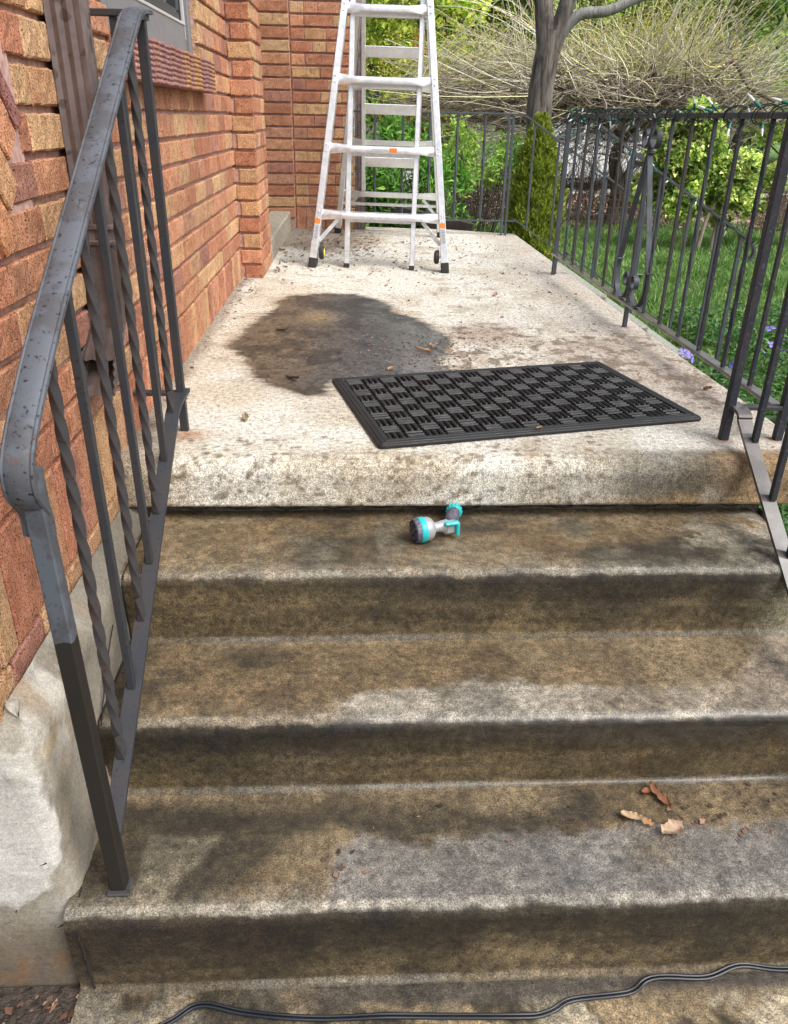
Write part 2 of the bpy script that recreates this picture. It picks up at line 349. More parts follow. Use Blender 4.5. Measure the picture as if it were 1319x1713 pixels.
def paint_landing(x, y, s, z):
    """s = arc position along y (continues down the front face) so marks wrap round the edge"""
    n = fbm(x * 5, y * 5, 11); nf = fbm(x * 22, y * 22, 12); st = fbm(x * 5, y * 60, 13, 3)
    c = mix(np.broadcast_to(C_DRY, x.shape + (3,)), C_DRY * np.array((.80, .76, .70)), ss(.42, .75, n))
    c = mix(c, (.46, .38, .28), .5 * ss(.55, .78, fbm(x * 2.1, y * 2.1, 15)))
    c = mix(c, C_TAN * .9, .5 * ss(.60, .76, fbm(x * 9, s * 9, 16)))
    top = z > -.02
    d = sdpoly(x, y, DIRT) + .16 * (n - .5) + .05 * (nf - .5)
    c = mix(c, (.27, .20, .155), .75 * ss(.07, -.09, d) * ss(.3, .62, fbm(x * 4, y * 3, 17)) * top)
    c = mix(c, (.38, .345, .31), .7 * ss(.75, 1.0, x + .2 * (n - .5)) * top)
    d = sdpoly(x + .055 * (st - .5) + .05 * (fbm(x * 9, y * 14, 14) - .5), y + .06 * (n - .5) + .03 * (nf - .5), WET)
    c = mix(c, (.30, .25, .19), .65 * ss(.05, .0, d + .03 * (nf - .5)) * top)
    c = mix(c, (.16, .12, .09), .8 * ss(.07, -.05, sdpoly(x, y, DIRT) + .2 * (n - .5)) * ss(.53, .62, fbm(x * 30, y * 24, 25)) * top)
    wet = ss(.014, -.016, d + .012 * (fbm(x * 70, y * 70, 24, 2) - .5)) * top
    wc = mix(np.broadcast_to(np.array((.135, .095, .055)), c.shape), (.075, .07, .064), ss(-.30, .05, x + .12 * (n - .5)))
    wc = wc * np.array((.86, .90, .98)); wc = mix(wc, wc * .5, ss(.48, .70, fbm(x * 9, y * 9, 18))); wc = mix(wc, wc * 1.7, .7 * ss(.58, .75, fbm(x * 26, y * 20, 28))); wc = mix(wc, wc * .4, .8 * ss(.62, .70, fbm(x * 60, y * 60, 29, 2)))
    wc = mix(wc, (.24, .18, .10), .8 * np.exp(-(((x + .15) / .07) ** 2 + ((y - 3.2) / .10) ** 2)))
    wc = mix(wc, (.17, .165, .165), .8 * np.exp(-(((x - .24) / .09) ** 2 + ((y - 2.52) / .14) ** 2)))
    c = mix(c, wc, wet)
    # dark rim of dirt along the house wall, and the leafy corner behind the ladder
    c = mix(c, (.16, .13, .10), .7 * ss(-.48, -.545, x + .05 * (nf - .5)))
    c = mix(c, (.14, .115, .09), .85 * ss(4.6, 5.2, y + .5 * (n - .5)) * ss(.25, -.1, x + .3 * (nf - .5)))
    c = mix(c, (.33, .16, .06), .75 * np.exp(-(((x + .42) / .055) ** 2 + ((y - 1.87) / .045) ** 2)))
    for px, py in ((.935, 1.835), (1.066, 1.839), (1.075, 3.09)): c = mix(c, (.20, .08, .05), .8 * np.exp(-((x - px) ** 2 + (y - py) ** 2) / .022 ** 2))
    # nose and front face
    fr = ss(1.86, 1.72, s)
    c = mix(c, C_TAN, .55 * fr * ss(.45, .68, fbm(x * 6, s * 5, 19)))
    c = mix(c, (.17, .13, .085), .8 * fr * np.exp(-(((x + .06) / .16) ** 2 + ((s - 1.73) / .035) ** 2)) * ss(.35, .6, nf))
    c = mix(c, (.50, .46, .38), .6 * fr * ss(.35, .0, x) * ss(.4, .6, n))
    rs = ss(.42, .80, x + .22 * (n - .5) - .9 * (s - 1.68) + .1 * (nf - .5)) * ss(1.79, 1.745, s + .02 * (nf - .5))
    dk = mix(np.broadcast_to(np.array((.085, .07, .05)), c.shape), (.20, .125, .055), ss(.80, .95, x + .1 * (n - .5)))
    dk = mix(dk, (.30, .20, .09), .8 * ss(1.645, 1.60, s + .03 * (nf - .5)))
    c = mix(c, dk, .92 * rs)
    c = mix(c, (.36, .33, .28), .7 * np.exp(-(((x - .86) / .03) ** 2 + ((s - 1.625) / .03) ** 2)) * ss(.4, .5, nf))
    sp = np.zeros(x.shape)
    for a, b, r_ in SPOTS:
        if a > .62: continue
        m = np.abs(x - a) < .02; m &= np.abs(s - b) < .02
        sp[m] = np.maximum(sp[m], ss(r_ * 1.25, r_ * .7, np.hypot(x[m] - a, (s[m] - b) * 1.3)))
    c = mix(c, (.15, .115, .075), .78 * sp)
    return rgba(c, np.clip(wet * (.45 + .42 * ss(-.1, .25, x) * ss(.35, .6, n)), 0, 1))
# landing sheet: profile in (y,z): underside -> front face -> rounded nose -> top -> back edge
prof = [(1.76, -.117), (1.705, -.117), (1.698, -.113)]
prof += [(1.697 + .004 * t, -.113 + .062 * t) for t in np.linspace(.1, 1, 12)]
prof += [(1.746 - .045 * math.cos(a), -.045 + .045 * math.sin(a) - .0005) for a in np.linspace(.1, PI / 2, 12)]
ys = [1.75]
while ys[-1] < 6.18: ys.append(ys[-1] + .0055 + .0022 * (ys[-1] - 1.75))
prof += [(y, 0.0) for y in ys] + [(6.215, -.01), (6.22, -.12)]
PR = np.array(prof); dl = np.r_[0, np.hypot(*np.diff(PR, axis=0).T)]; S = np.cumsum(dl); i0 = int(np.argmin(np.abs(PR[:, 0] - 1.80) + 9 * (PR[:, 1] < -.01))); S = S - S[i0] + 1.80
xs = np.r_[np.arange(-.60, 1.118, .0055), [1.122, 1.129, 1.135, 1.139, 1.14], np.full(6, 1.141)]
zs = np.r_[np.zeros(len(xs) - 11), [-.0005, -.003, -.007, -.012, -.018], np.linspace(-.03, -.117, 6)]
X = np.broadcast_to(xs, (len(PR), len(xs))).copy(); Y = np.broadcast_to(PR[:, :1], X.shape).copy(); Z = np.minimum(PR[:, 1:2], zs[None]); SS = np.broadcast_to(S[:, None], X.shape)
X = X + .05 * ss(2.5, 4.5, Y) * ss(.5, 1.14, X); Y = Y - np.maximum(X - .7, 0) * .3 * ss(5.2, 6.0, Y)
face = (PR[:, 1:2] < -.02) & (PR[:, :1] < 2)
cc = paint_landing(X, Y, SS, np.broadcast_to(PR[:, 1:2], X.shape))
Y = Y + np.where(face, .004 * (fbm(X * 7, SS * 7, 21) - .5), 0)
Z = Z + zt(X, Y) + .0025 * (fbm(X * 3, Y * 3, 22) - .5) + .0012 * (fbm(X * 40, Y * 40, 23) - .5)
at(npmesh('landing', np.stack([X, Y, Z], -1).reshape(-1, 3), grid(len(xs), len(PR)), M_CONC, col=cc.reshape(-1, 4), smooth=True), porch)
# ---- steps
T2 = [(-0.037, 1.17), (-0.038, 1.226), (0.003, 1.252), (0.125, 1.267), (0.312, 1.291), (0.568, 1.265), (0.8, 1.279), (0.87, 1.368), (0.95, 1.46), (1.03, 1.516), (1.04, 1.159), (.5, 1.15)]
T3 = [(-0.056, 0.89), (-0.043, 1.022), (0.013, 1.054), (0.135, 1.03), (0.297, 1.059), (0.462, 1.068), (1.1, 1.070), (1.1, .87), (.4, .87)]
pts = [(1.80, -.150, 0, 0)]; r = .026
NOSE = [1.444, 1.180, .906]; TZ = [-.150, -.320, -.498, -.694]
def seg(a, b, n, k, kind): 
    for t in np.linspace(0, 1, n + 1)[1:]: pts.append((a[0] + (b[0] - a[0]) * t, a[1] + (b[1] - a[1]) * t, k, kind))
back = 1.80
for k in range(3):
    yn, z0, z1 = NOSE[k], TZ[k], TZ[k + 1]
    seg((back, z0), (yn + r, z0 - .004), 52, k, 0)
    for a in np.linspace(0, PI / 2, 9)[1:]: pts.append((yn + r - r * math.sin(a), z0 - .004 - r + r * math.cos(a), k, 1))
    seg((yn, z0 - .004 - r), (yn + .007, z1 + .010), 30, k, 2)
    for a in np.linspace(0, PI / 2, 4)[1:]: pts.append((yn + .007 - .010 + .010 * math.cos(a), z1 + .010 - .010 * math.sin(a), k, 3))
    back = yn - .003
seg((back, TZ[3]), (.60, TZ[3] - .006), 60, 3, 0)
PR = np.array(pts)
xs = np.r_[np.arange(-.50, .985, .0055), [.99, 1.0, 1.01, 1.016, 1.02], np.full(14, 1.021)]
zs = np.r_[np.zeros(len(xs) - 19), [0, -.002, -.006, -.012, -.02], np.linspace(-.03, -.75, 14)]
X = np.broadcast_to(xs, (len(PR), len(xs))).copy(); P0 = PR[:, 0:1] + 0 * X; P1 = PR[:, 1:2] + 0 * X; K = (PR[:, 2:3] + 0 * X).astype(int); KD = (PR[:, 3:4] + 0 * X).astype(int)
nose_y = np.array([1.444, 1.180, .906, -9])[K]; back_y = np.array([1.73, 1.444, 1.180, .906])[K]; z0 = np.array(TZ + [0])[K]; z1 = np.array(TZ + [-1])[K + 1]
SS = (np.r_[0, np.cumsum(np.hypot(*np.diff(PR[:, :2], axis=0).T))])[:, None] + 0 * X
n1 = fbm(X * 4, SS * 5, 31); n2 = fbm(X * 13, SS * 13, 32); n3 = fbm(X * 45, SS * 45, 33); vs_ = fbm(X * 9, P1 * 3 + K, 34); hz = fbm(X * 3, SS * 50, 35, 3); nb = fbm(X * 1.6, SS * 2.6, 36)
dn = P0 - nose_y; db = back_y - P0; dr = (z0 - P1) / (z0 - z1 + 1e-9)
tread = mix(np.broadcast_to(C_BROWN * 1.25, X.shape + (3,)), C_TAN * .85, ss(.36, .64, n1 + .25 * (n2 - .5)))
tread = mix(tread, (.26, .185, .10), .5 * ss(.50, .72, fbm(X * 5, SS * 9, 49)))
tread = mix(tread, C_DARK * 1.3, .9 * ss(.46, .66, fbm(X * 3.1, SS * 7, 37) + .15 * (n2 - .5)))
tread = mix(tread, C_TAN * .95, .6 * ss(.075, .0, db) * ss(.3, .55, n1))
tread = mix(tread, (.20, .19, .15), .5 * ss(.5, .7, n2) * (K == 0))
ed = .62 * ss(.075, .0, dn + .05 * (n2 - .5) + .05 * (n3 - .5)) * (.45 + .75 * ss(.3, .65, fbm(X * 2.3, K * 3.3 + P0, 48)))
tread = mix(tread, C_PALE * (.72 + .45 * n3[..., None]), ed * ss(.28, .5, n3 + .25 * (nb - .2)))
p2 = ss(.022, -.016, sdpoly(X, P0 + .045 * (n2 - .5) + .05 * (n3 - .5), T2)) * (K == 1)
tread = mix(tread, C_PALE * .92, .85 * p2); tread = mix(tread, (.26, .20, .145), .55 * p2 * ss(.42, .62, n1))
p3 = ss(.020, -.014, sdpoly(X, P0 + .045 * (n2 - .5) + .05 * (n3 - .5), T3)) * (K == 2)
tread = mix(tread, C_GREY * .84, .85 * p3); tread = mix(tread, (.17, .14, .10), .8 * p3 * np.exp(-(((X - .55) / .05) ** 2 + ((P0 - 1.01) / .03) ** 2)))  # wet film on the tread: its grey sky reflection is put into the colour
tread = mix(tread, (.10, .075, .05), .8 * (K == 2) * np.exp(-(((X + .07) / .03) ** 2 + ((P0 - .97) / .05) ** 2)) * ss(.35, .5, n3))
l3 = (K == 2) * ss(.012, -.01, sdpoly(X + .02 * (n2 - .5), P0 + .02 * (n3 - .5), [(-.40, .93), (-.385, 1.075), (-.25, 1.075), (-.31, .985), (-.33, .93)]))
tread = mix(tread, (.24, .215, .165), .7 * l3)
tread = mix(tread, C_DARK * .9, .8 * (K == 2) * ss(.03, -.02, np.abs(P0 - 1.125 + .1 * (X + .4)) - .025 + .05 * (n2 - .5)) * ss(.0, -.2, X))
tread = mix(tread, C_PALE, .8 * (K == 0) * ss(.83, .98, X + .16 * (n2 - .5)) * ss(.35, .5, n3))
tread = mix(tread, (.38, .36, .30), .8 * (K == 0) * ss(.56, .60, n2) * np.exp(-(((X - .77) / .13) ** 2 + ((P0 - 1.62) / .06) ** 2)))
g4 = (K == 3)
gb = mix(np.broadcast_to(C_TAN * 1.15, X.shape + (3,)), C_DARK * 1.4, ss(.44, .60, fbm(X * 6, P0 * 8, 38) + .2 * (n3 - .5)))
gb = mix(gb, (.085, .075, .065), ss(-.25, .0, X + .1 * (n2 - .5)) * ss(.845, .875, P0 + .02 * (n2 - .5) - .012 * ss(.2, .7, X)))
gb = mix(gb, (.27, .25, .21), .7 * ss(-.1, -.3, X) * ss(.4, .6, n2))
gb = mix(gb, (.55, .50, .40), ss(.54, .60, n2) * .7 * ss(.1, .4, X) * ss(.875, .85, P0))
tread = np.where(g4[..., None], gb, tread)
top = np.array([.9, 1.25, 1.1, 1])[K]
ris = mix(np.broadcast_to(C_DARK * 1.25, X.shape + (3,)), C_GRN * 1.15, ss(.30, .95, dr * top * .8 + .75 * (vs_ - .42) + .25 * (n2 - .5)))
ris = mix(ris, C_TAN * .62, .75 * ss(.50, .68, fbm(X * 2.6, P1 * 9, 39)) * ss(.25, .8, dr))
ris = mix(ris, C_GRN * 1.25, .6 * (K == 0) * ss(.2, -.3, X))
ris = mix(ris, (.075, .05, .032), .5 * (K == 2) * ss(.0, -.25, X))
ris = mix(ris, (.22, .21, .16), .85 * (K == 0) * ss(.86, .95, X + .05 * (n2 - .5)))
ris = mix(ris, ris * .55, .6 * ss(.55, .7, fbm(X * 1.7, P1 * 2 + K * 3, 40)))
ris = mix(ris, ris * 1.35, .8 * ss(.45, .75, hz)); ris = ris * (1 - .38 * ss(.42, .05, dr + .2 * (n2 - .5)))[..., None]  # risers darken upward: grime plus shade below the nosing, both in the colour
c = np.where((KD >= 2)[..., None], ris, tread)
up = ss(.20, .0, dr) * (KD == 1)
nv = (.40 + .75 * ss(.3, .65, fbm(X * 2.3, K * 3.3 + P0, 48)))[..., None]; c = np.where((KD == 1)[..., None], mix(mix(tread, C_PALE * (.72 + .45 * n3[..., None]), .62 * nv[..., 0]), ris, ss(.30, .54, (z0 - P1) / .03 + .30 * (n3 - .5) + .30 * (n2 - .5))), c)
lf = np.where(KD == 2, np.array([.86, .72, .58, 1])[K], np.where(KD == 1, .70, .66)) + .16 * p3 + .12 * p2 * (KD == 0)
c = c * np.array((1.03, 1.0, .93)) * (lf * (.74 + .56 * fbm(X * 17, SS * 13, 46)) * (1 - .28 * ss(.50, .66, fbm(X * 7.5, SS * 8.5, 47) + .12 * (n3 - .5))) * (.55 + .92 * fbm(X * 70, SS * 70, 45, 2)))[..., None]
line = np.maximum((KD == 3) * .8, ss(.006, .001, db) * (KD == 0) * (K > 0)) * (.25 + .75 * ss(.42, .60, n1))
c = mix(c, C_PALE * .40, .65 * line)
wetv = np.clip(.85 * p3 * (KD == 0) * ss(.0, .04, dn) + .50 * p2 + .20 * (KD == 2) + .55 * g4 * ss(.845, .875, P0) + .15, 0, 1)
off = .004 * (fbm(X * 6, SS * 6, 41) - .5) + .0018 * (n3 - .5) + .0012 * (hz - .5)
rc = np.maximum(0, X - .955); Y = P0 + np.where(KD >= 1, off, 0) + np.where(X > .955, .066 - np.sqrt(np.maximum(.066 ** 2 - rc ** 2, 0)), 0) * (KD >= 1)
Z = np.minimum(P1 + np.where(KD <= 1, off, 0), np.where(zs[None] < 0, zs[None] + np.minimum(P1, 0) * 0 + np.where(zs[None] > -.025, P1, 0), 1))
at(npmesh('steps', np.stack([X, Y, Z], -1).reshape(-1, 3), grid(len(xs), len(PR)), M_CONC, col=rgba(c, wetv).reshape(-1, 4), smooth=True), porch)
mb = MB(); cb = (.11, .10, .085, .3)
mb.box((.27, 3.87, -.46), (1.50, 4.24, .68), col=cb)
at(mb.build('porch_base', M_CONC), porch)
# crack line in the recess under the landing
mb = MB(); p = [(-.47 + i * .03, 1.742 - .0035 * (i % 2), -.136 + .006 * math.sin(i * 1.7) + random.uniform(-.003, .003)) for i in range(50)]
mb.ribbon(p, .002, .0012, (0, 0, 1)); at(mb.build('crack', m_simple('dark_crack', (.012, .011, .01), .9)), porch)
# side steps going down to the right between the far rails
mb = MB()
for i in range(3): mb.box((1.33 + .28 * i, 5.22, -.19 - .18 * i - .30), (.30, 1.16, .60), bev=.012, col=(.30, .31, .28, .1))
ss_ = mb.build('side_steps', M_CONC); tag(ss_, 'pale concrete side steps going down to the lawn past the far railings', 'steps')
mb = MB(); mb.box((0.3, -1.42, -.730), (1.9, 4.0, .056), col=(.22, .18, .12, .2))
tag(mb.build('path', M_CONC), kind='structure')

# ------------------------------------------------------------------ brick house
house = tag(empty('brick_house', (-.6, 3.0, -.7)), 'orange and tan rug-faced brick house wall with deep raked joints beside the porch', 'house')
BC = [hx(h) for h in ('C79070', 'C28A6A', 'CB9C74', 'C8A078', 'B57C60', 'BE8466', 'CDA47A', 'BA7E62', 'BB8C72', 'AE7C6A', 'CA9470', 'C79C76', 'C68E6E', 'D0A880')]
CH = .0725
def brick(mb, O, u, n, v, u0, u1, z0, z1, dep, col, jit=.0015):
    """one worn brick: face at dep along n, bevelled edges, slightly lumpy"""
    e = .0035; nu = max(3, int((u1 - u0) / .02)); us = [u0, u0 + e] + [u0 + e + (u1 - u0 - 2 * e) * i / nu for i in range(1, nu)] + [u1 - e, u1]
    vsx = [z0, z0 + e] + [z0 + e + (z1 - z0 - 2 * e) * i / 3 for i in (1, 2)] + [z1 - e, z1]
    base = []; m = len(us)
    for j, z in enumerate(vsx):
        for i, a in enumerate(us):
            edge = (i in (0, m - 1)) + (j in (0, 5)); d = dep - e * .8 * min(1, edge) + random.uniform(-jit, jit) * (1 if not edge else .8)
            aj = a + (random.uniform(-.0012, .0012) if edge else 0); zj = z + (random.uniform(-.0014, .0014) if edge else 0)
            base.append(O + u * aj + v * zj + n * d)
    f = [(j * m + i, j * m + i + 1, (j + 1) * m + i + 1, (j + 1) * m + i) for j in range(5) for i in range(m - 1)]
    ring = [i for i in range(m)] + [j * m + m - 1 for j in range(1, 6)] + [5 * m + i for i in range(m - 2, -1, -1)] + [j * m for j in range(4, 0, -1)]
    nb_ = len(base); bk = [base[i] - n * (dep + .02) for i in ring]; L = len(ring)
    f += [(ring[i], nb_ + i, nb_ + (i + 1) % L, ring[(i + 1) % L]) for i in range(L)]
    if u.cross(v).dot(n) < 0: f = [q[::-1] for q in f]
    mb.add(base + bk, f, (*col, 1))
def bcol():
    c = random.choice(BC); k = random.uniform(.85, 1.12); return tuple(min(1, x * k * .97) for x in c)
def courses(mb, mo, O, u, n, u0, u1, k0, k1, skip=None, off=0.0, dep=.004, head_only=None, lens=None):
    v = Vector((0, 0, 1))
    for k in range(k0, k1):
        zb = k * CH + .003; ztp = zb + CH - .0125
        a = u0; odd = (k + 7) % 2
        first = True
        while a < u1 - .01:
            L = head_only if head_only else (random.choice((.187, .187, .187, .09, .14)) if not (first and odd) else .09)
            first = False
            b = min(a + L, u1)
            if u1 - b < .045: b = u1
            aa, bb = a, b
            if skip: aa, bb = skip(k, a, b)
            if bb - aa > .015: brick(mb, O, u, n, v, aa, bb - .005, zb, ztp, dep + random.uniform(-.0012, .0015), bcol())
            a = b
def xskip(ws):
    def f(k, a, b):
        for (w0, w1, ka, kb) in ws:
            if ka <= k < kb:
                if a >= w0 and b <= w1: return (0, 0)
                if a < w0 < b: b = w0
                if a < w1 < b: a = w1
        return a, b
    return f
U = Vector((0, 1, 0)); Nn = Vector((1, 0, 0)); OX = Vector((-.554, 0, 0))
mb = MB(); WIN = (2.12, 3.30, 11, 40)
def wskip(k, a, b):
    z = k * CH
    if z > .50 and z < .84:     # the slanted brick motif at the near end takes this room
        lim = 1.30 + (z + .03 - .53) * 1.13 if z < .72 else 1.50 - (z - .70) * .5
        if b <= lim: return 0, 0
        if a < lim: a = lim
    return xskip([WIN])(k, a, b)
courses(mb, None, OX, U, Nn, .958, 4.04, 2, 20, wskip)
a = .958
while a < 1.80:
    L_ = random.choice((.19, .19, .09, .14)); brick(mb, OX, U, Nn, Vector((0, 0, 1)), a, a + L_ - .005, -.130, -.072, .004, bcol()); a += L_
a = .958
while a < 4.02:            # soldier course along the bottom
    brick(mb, OX, U, Nn, Vector((0, 0, 1)), a, a + .0585, -.062, .137, .004 + random.uniform(-.001, .002), bcol()); a += .0655
# slanted motif
for i, (y0, z0_, ln, wd, cl) in enumerate([(1.40, .800, .115, .030, hx('9A6A62')), (1.355, .792, .135, .062, hx('CF9470')), (1.32, .722, .14, .062, hx('CB9C74')), (1.285, .652, .13, .062, hx('C88E68'))]):
    du = Vector((0, .61, -.79)); dv = Vector((0, .79, .61)); O2 = Vector((-.554, y0, z0_))
    brick(mb, O2, du, Nn, dv, -.03, ln, -wd, 0, .013, cl or bcol())
courses(mb, None, Vector((0, .962, 0)), Vector((1, 0, 0)), Vector((0, -1, 0)), -.95, -.554, -1, 20)
at(mb.build('wall', M_BRICK), house)
# pilaster, bumping out from the wall
mb = MB()
for k in range(0, 20):
    zb = k * CH - .002; zt_ = zb + CH - .012
    w0 = -.553 + (.02 if k % 2 == 0 else .004)
    brick(mb, Vector((0, 4.02, 0)), Vector((1, 0, 0)), Vector((0, -1, 0)), Vector((0, 0, 1)), w0, -.449, zb, zt_, .004, bcol())
courses(mb, None, Vector((-.449, 0, 0)), U, Nn, 4.022, 4.46, 0, 20)
at(mb.build('pilaster', M_BRICK), house)
mb = MB()
XB = Vector((1, 0, 0)); NB = Vector((0, -1, 0))
for k in range(1, 20): brick(mb, Vector((0, 5.93, 0)), XB, NB, Vector((0, 0, 1)), -.62, -.412, k * CH + .003, k * CH + CH - .009, .004, bcol())
courses(mb, None, Vector((0, 5.975, 0)), XB, NB, -.405, 0.0, 2, 20)
a = -.405
while a < -.03: brick(mb, Vector((0, 5.975, 0)), XB, NB, Vector((0, 0, 1)), a, a + .06, -.02, .137, .004, bcol()); a += .067
for k in range(0, 20): brick(mb, Vector((0.004, 0, 0)), U, Nn, Vector((0, 0, 1)), 5.975, 6.15, k * CH + .003, k * CH + CH - .009, 0, bcol())
at(mb.build('back_wall', M_BRICK), house)
# mortar bodies: bed joints deep, head joints nearly flush
mb = MB(); dk = (1, 1, 1, 1)
def slab(x0, x1, y0, y1, z0_, z1_): mb.box(((x0 + x1) / 2, (y0 + y1) / 2, (z0_ + z1_) / 2), (x1 - x0, y1 - y0, z1_ - z0_))
for (y0, y1, za, zb) in ((.965, 2.12, -.7, 1.5), (2.12, 3.30, -.7, .80), (3.30, 4.03, -.7, 1.5)): slab(-.94, -.5635, y0, y1, za, zb)
for k in range(-2, 20):
    for (y0, y1) in (((.966, 2.118), (3.302, 4.03)) if k >= 11 else ((.966, 4.03),)): 
        if k in (-1, 0, 1): continue
        slab(-.58, -.5535, y0, y1, k * CH + .0045, k * CH + CH - .011)
slab(-.58, -.5545, .966, 4.03, -.06, .135)
slab(-.80, -.4585, 4.031, 4.459, -.7, 1.5)
for k in range(0, 20): slab(-.5525, -.4525, 4.0235, 4.45, k * CH + .001, k * CH + CH - .0155)
at(mb.build('mortar', M_MORTAR), house); mb = MB(); slab(-.80, -.412, 5.94, 6.3, -.7, 1.5); slab(-.412, -.006, 5.985, 6.3, -.7, 1.5)
for k in range(1, 20): slab(-.61, -.414, 5.9305, 5.95, k * CH + .005, k * CH + CH - .011); slab(-.405, -.008, 5.9755, 6.0, k * CH + .005, k * CH + CH - .011)
at(mb.build('mortar', M_MORTAR), house)
# diagonal motif mortar bed
mb = MB(); mb.box((-.5585, 1.30, .69), (.012, .36, .26)); at(mb.build('mortar_bed', M_MORTAR), house)
# inner door threshold and wall behind pilaster
mb = MB(); mb.box((-.515, 5.19, .035), (.14, 1.44, .17), bev=.008, col=(.33, .30, .25, 0)); at(mb.build('threshold', M_CONC), house)
mb = MB(); mb.box((-.72, 5.19, .6), (.16, 1.46, 1.8), col=(.1, .09, .08, 0)); at(mb.build('door', m_simple('dark_brown_door', (.05, .035, .025), .5)), house)
# foundation: long face + end face towards the camera
def mfound():
    nz_, nu = 70, 150
    us = np.linspace(-.45, 1.0, nu); zz = np.linspace(-.80, -.104, nz_)
    Uu, Zz = np.meshgrid(us, zz)   # u<0: end face going left; u>0: along the wall
    rr = .03
    xx = np.where(Uu < 0, -.495 + Uu, -.495); yy = np.where(Uu < 0, .95, .95 + Uu)
    a = np.clip((Uu + rr) / (2 * rr), 0, 1) * PI / 2; cr = np.abs(Uu) < rr
    xx = np.where(cr, -.495 - rr + rr * np.sin(a), xx); yy = np.where(cr, .95 + rr - rr * np.cos(a), yy)
    tp = ss(-.165, -.10, Zz); fl = .02 * ss(-.3, -.7, Zz)
    amp = .006 * (fbm(Uu * 6, Zz * 6, 51) - .5) + .004 * (fbm(Uu * 30, Zz * 30, 52) - .5)
    nxn = np.where(Uu < -rr, 0, np.where(Uu > rr, 1, np.sin(a))); nyn = np.where(Uu < -rr, -1, np.where(Uu > rr, 0, -np.cos(a)))
    # a chunky broken upper corner on the end
    lump = .012 * ss(.14, .02, np.abs(Uu + .03)) * ss(-.24, -.20, Zz) * ss(-.13, -.17, Zz) * ss(.35, .6, fbm(Uu * 14, Zz * 14, 57))
    patch = ss(.0, .006, .0 - Uu + .045 * (fbm(Zz * 6, Uu * 6, 53) - .5) * 2 - .3 * ss(-.45, -.62, Zz)) * ss(-.165, -.175, Zz) * ss(-.52, -.50, Zz + .1 * (fbm(Uu * 8, Zz * 8, 54) - .5))
    o_ = amp + fl + lump + .004 * patch - tp * .05
    xx = xx + nxn * o_; yy = yy + nyn * o_
    n = fbm(Uu * 7, Zz * 4, 55); nf = fbm(Uu * 30, Zz * 22, 56)
    c = mix(np.broadcast_to(np.array((.27, .245, .20)), Uu.shape + (3,)), (.36, .345, .31), ss(.4, .6, n))
    c = mix(c, (.42, .30, .19), .6 * ss(.5, .6, fbm(Uu * 11, Zz * 2.5, 58)) * ss(.0, .1, Uu) * ss(.45, .3, Uu))
    c = mix(c, (.16, .14, .11), .7 * ss(.52, .7, fbm(Uu * 5, Zz * 7, 59)))
    c = mix(c, np.array((.56, .55, .53)) * (.85 + .3 * n)[..., None], patch * .9)
    c = mix(c, (.55, .53, .48), .7 * ss(.25, .1, Uu) * ss(-.30, -.2, Zz) * ss(.45, .55, nf))
    c = mix(c, (.55, .42, .20), .6 * np.exp(-(((Uu - .04) / .03) ** 2 + ((Zz + .19) / .015) ** 2)))
    c = mix(c, (.10, .075, .05), .8 * ss(-.50, -.66, Zz + .12 * (n - .5)) * ss(.3, .05, Uu))
    c = mix(c, (.20, .11, .05), .5 * ss(-.56, -.64, Zz) * ss(.5, .6, nf))
    c = mix(c, (.17, .155, .125), .75 * ss(.25, .45, Uu + .2 * (n - .5)))
    return npmesh('foundation', np.stack([xx, yy, Zz], -1).reshape(-1, 3), grid(nu, nz_), M_PLAS, col=rgba(c, 0 * n).reshape(-1, 4), smooth=True)
at(mfound(), house)
mb = MB(); mk = m_simple('black_crack', (.015, .013, .011), .95)
def crack(p, r=.0018):
    q = []
    for (a, b) in zip(p[:-1], p[1:]):
        for i in range(7): t = i / 7; q.append(tuple(a[j] + (b[j] - a[j]) * t + (random.uniform(-.0025, .0025) if j else 0) for j in range(3)))
    mb.tube(q + [p[-1]], r, 5)
crack([(-.4925, 1.70, -.150), (-.4925, 1.455, -.155), (-.4925, 1.442, -.18), (-.4925, 1.45, -.315), (-.4925, 1.19, -.322), (-.4925, 1.178, -.345), (-.492, 1.188, -.492), (-.490, 1.05, -.498), (-.484, .95, -.503), (-.478, .906, -.53), (-.474, .905, -.60), (-.474, .91, -.69)], .0022)
crack([(-.484, 1.06, -.50), (-.478, 1.0, -.54), (-.476, .97, -.575), (-.475, .93, -.59)], .0018)
crack([(-.488, 1.34, -.20), (-.488, 1.24, -.27), (-.488, 1.19, -.33)], .0014)
for p_ in ([(-.70, .943, -.42), (-.62, .943, -.40), (-.56, .943, -.43), (-.52, .943, -.405)], [(-.68, .938, -.56), (-.60, .938, -.545), (-.54, .938, -.565), (-.50, .936, -.55)], [(-.60, .943, -.43), (-.585, .94, -.50), (-.60, .936, -.56)]):
    q = []
    for a, b in zip(p_[:-1], p_[1:]):
        for i in range(7): t = i / 7; q.append((a[0] + (b[0] - a[0]) * t + random.uniform(-.002, .002), a[1], a[2] + (b[2] - a[2]) * t + random.uniform(-.003, .003)))
    mb.tube(q + [p_[-1]], .0014, 5)
at(mb.build('crack', mk), house)
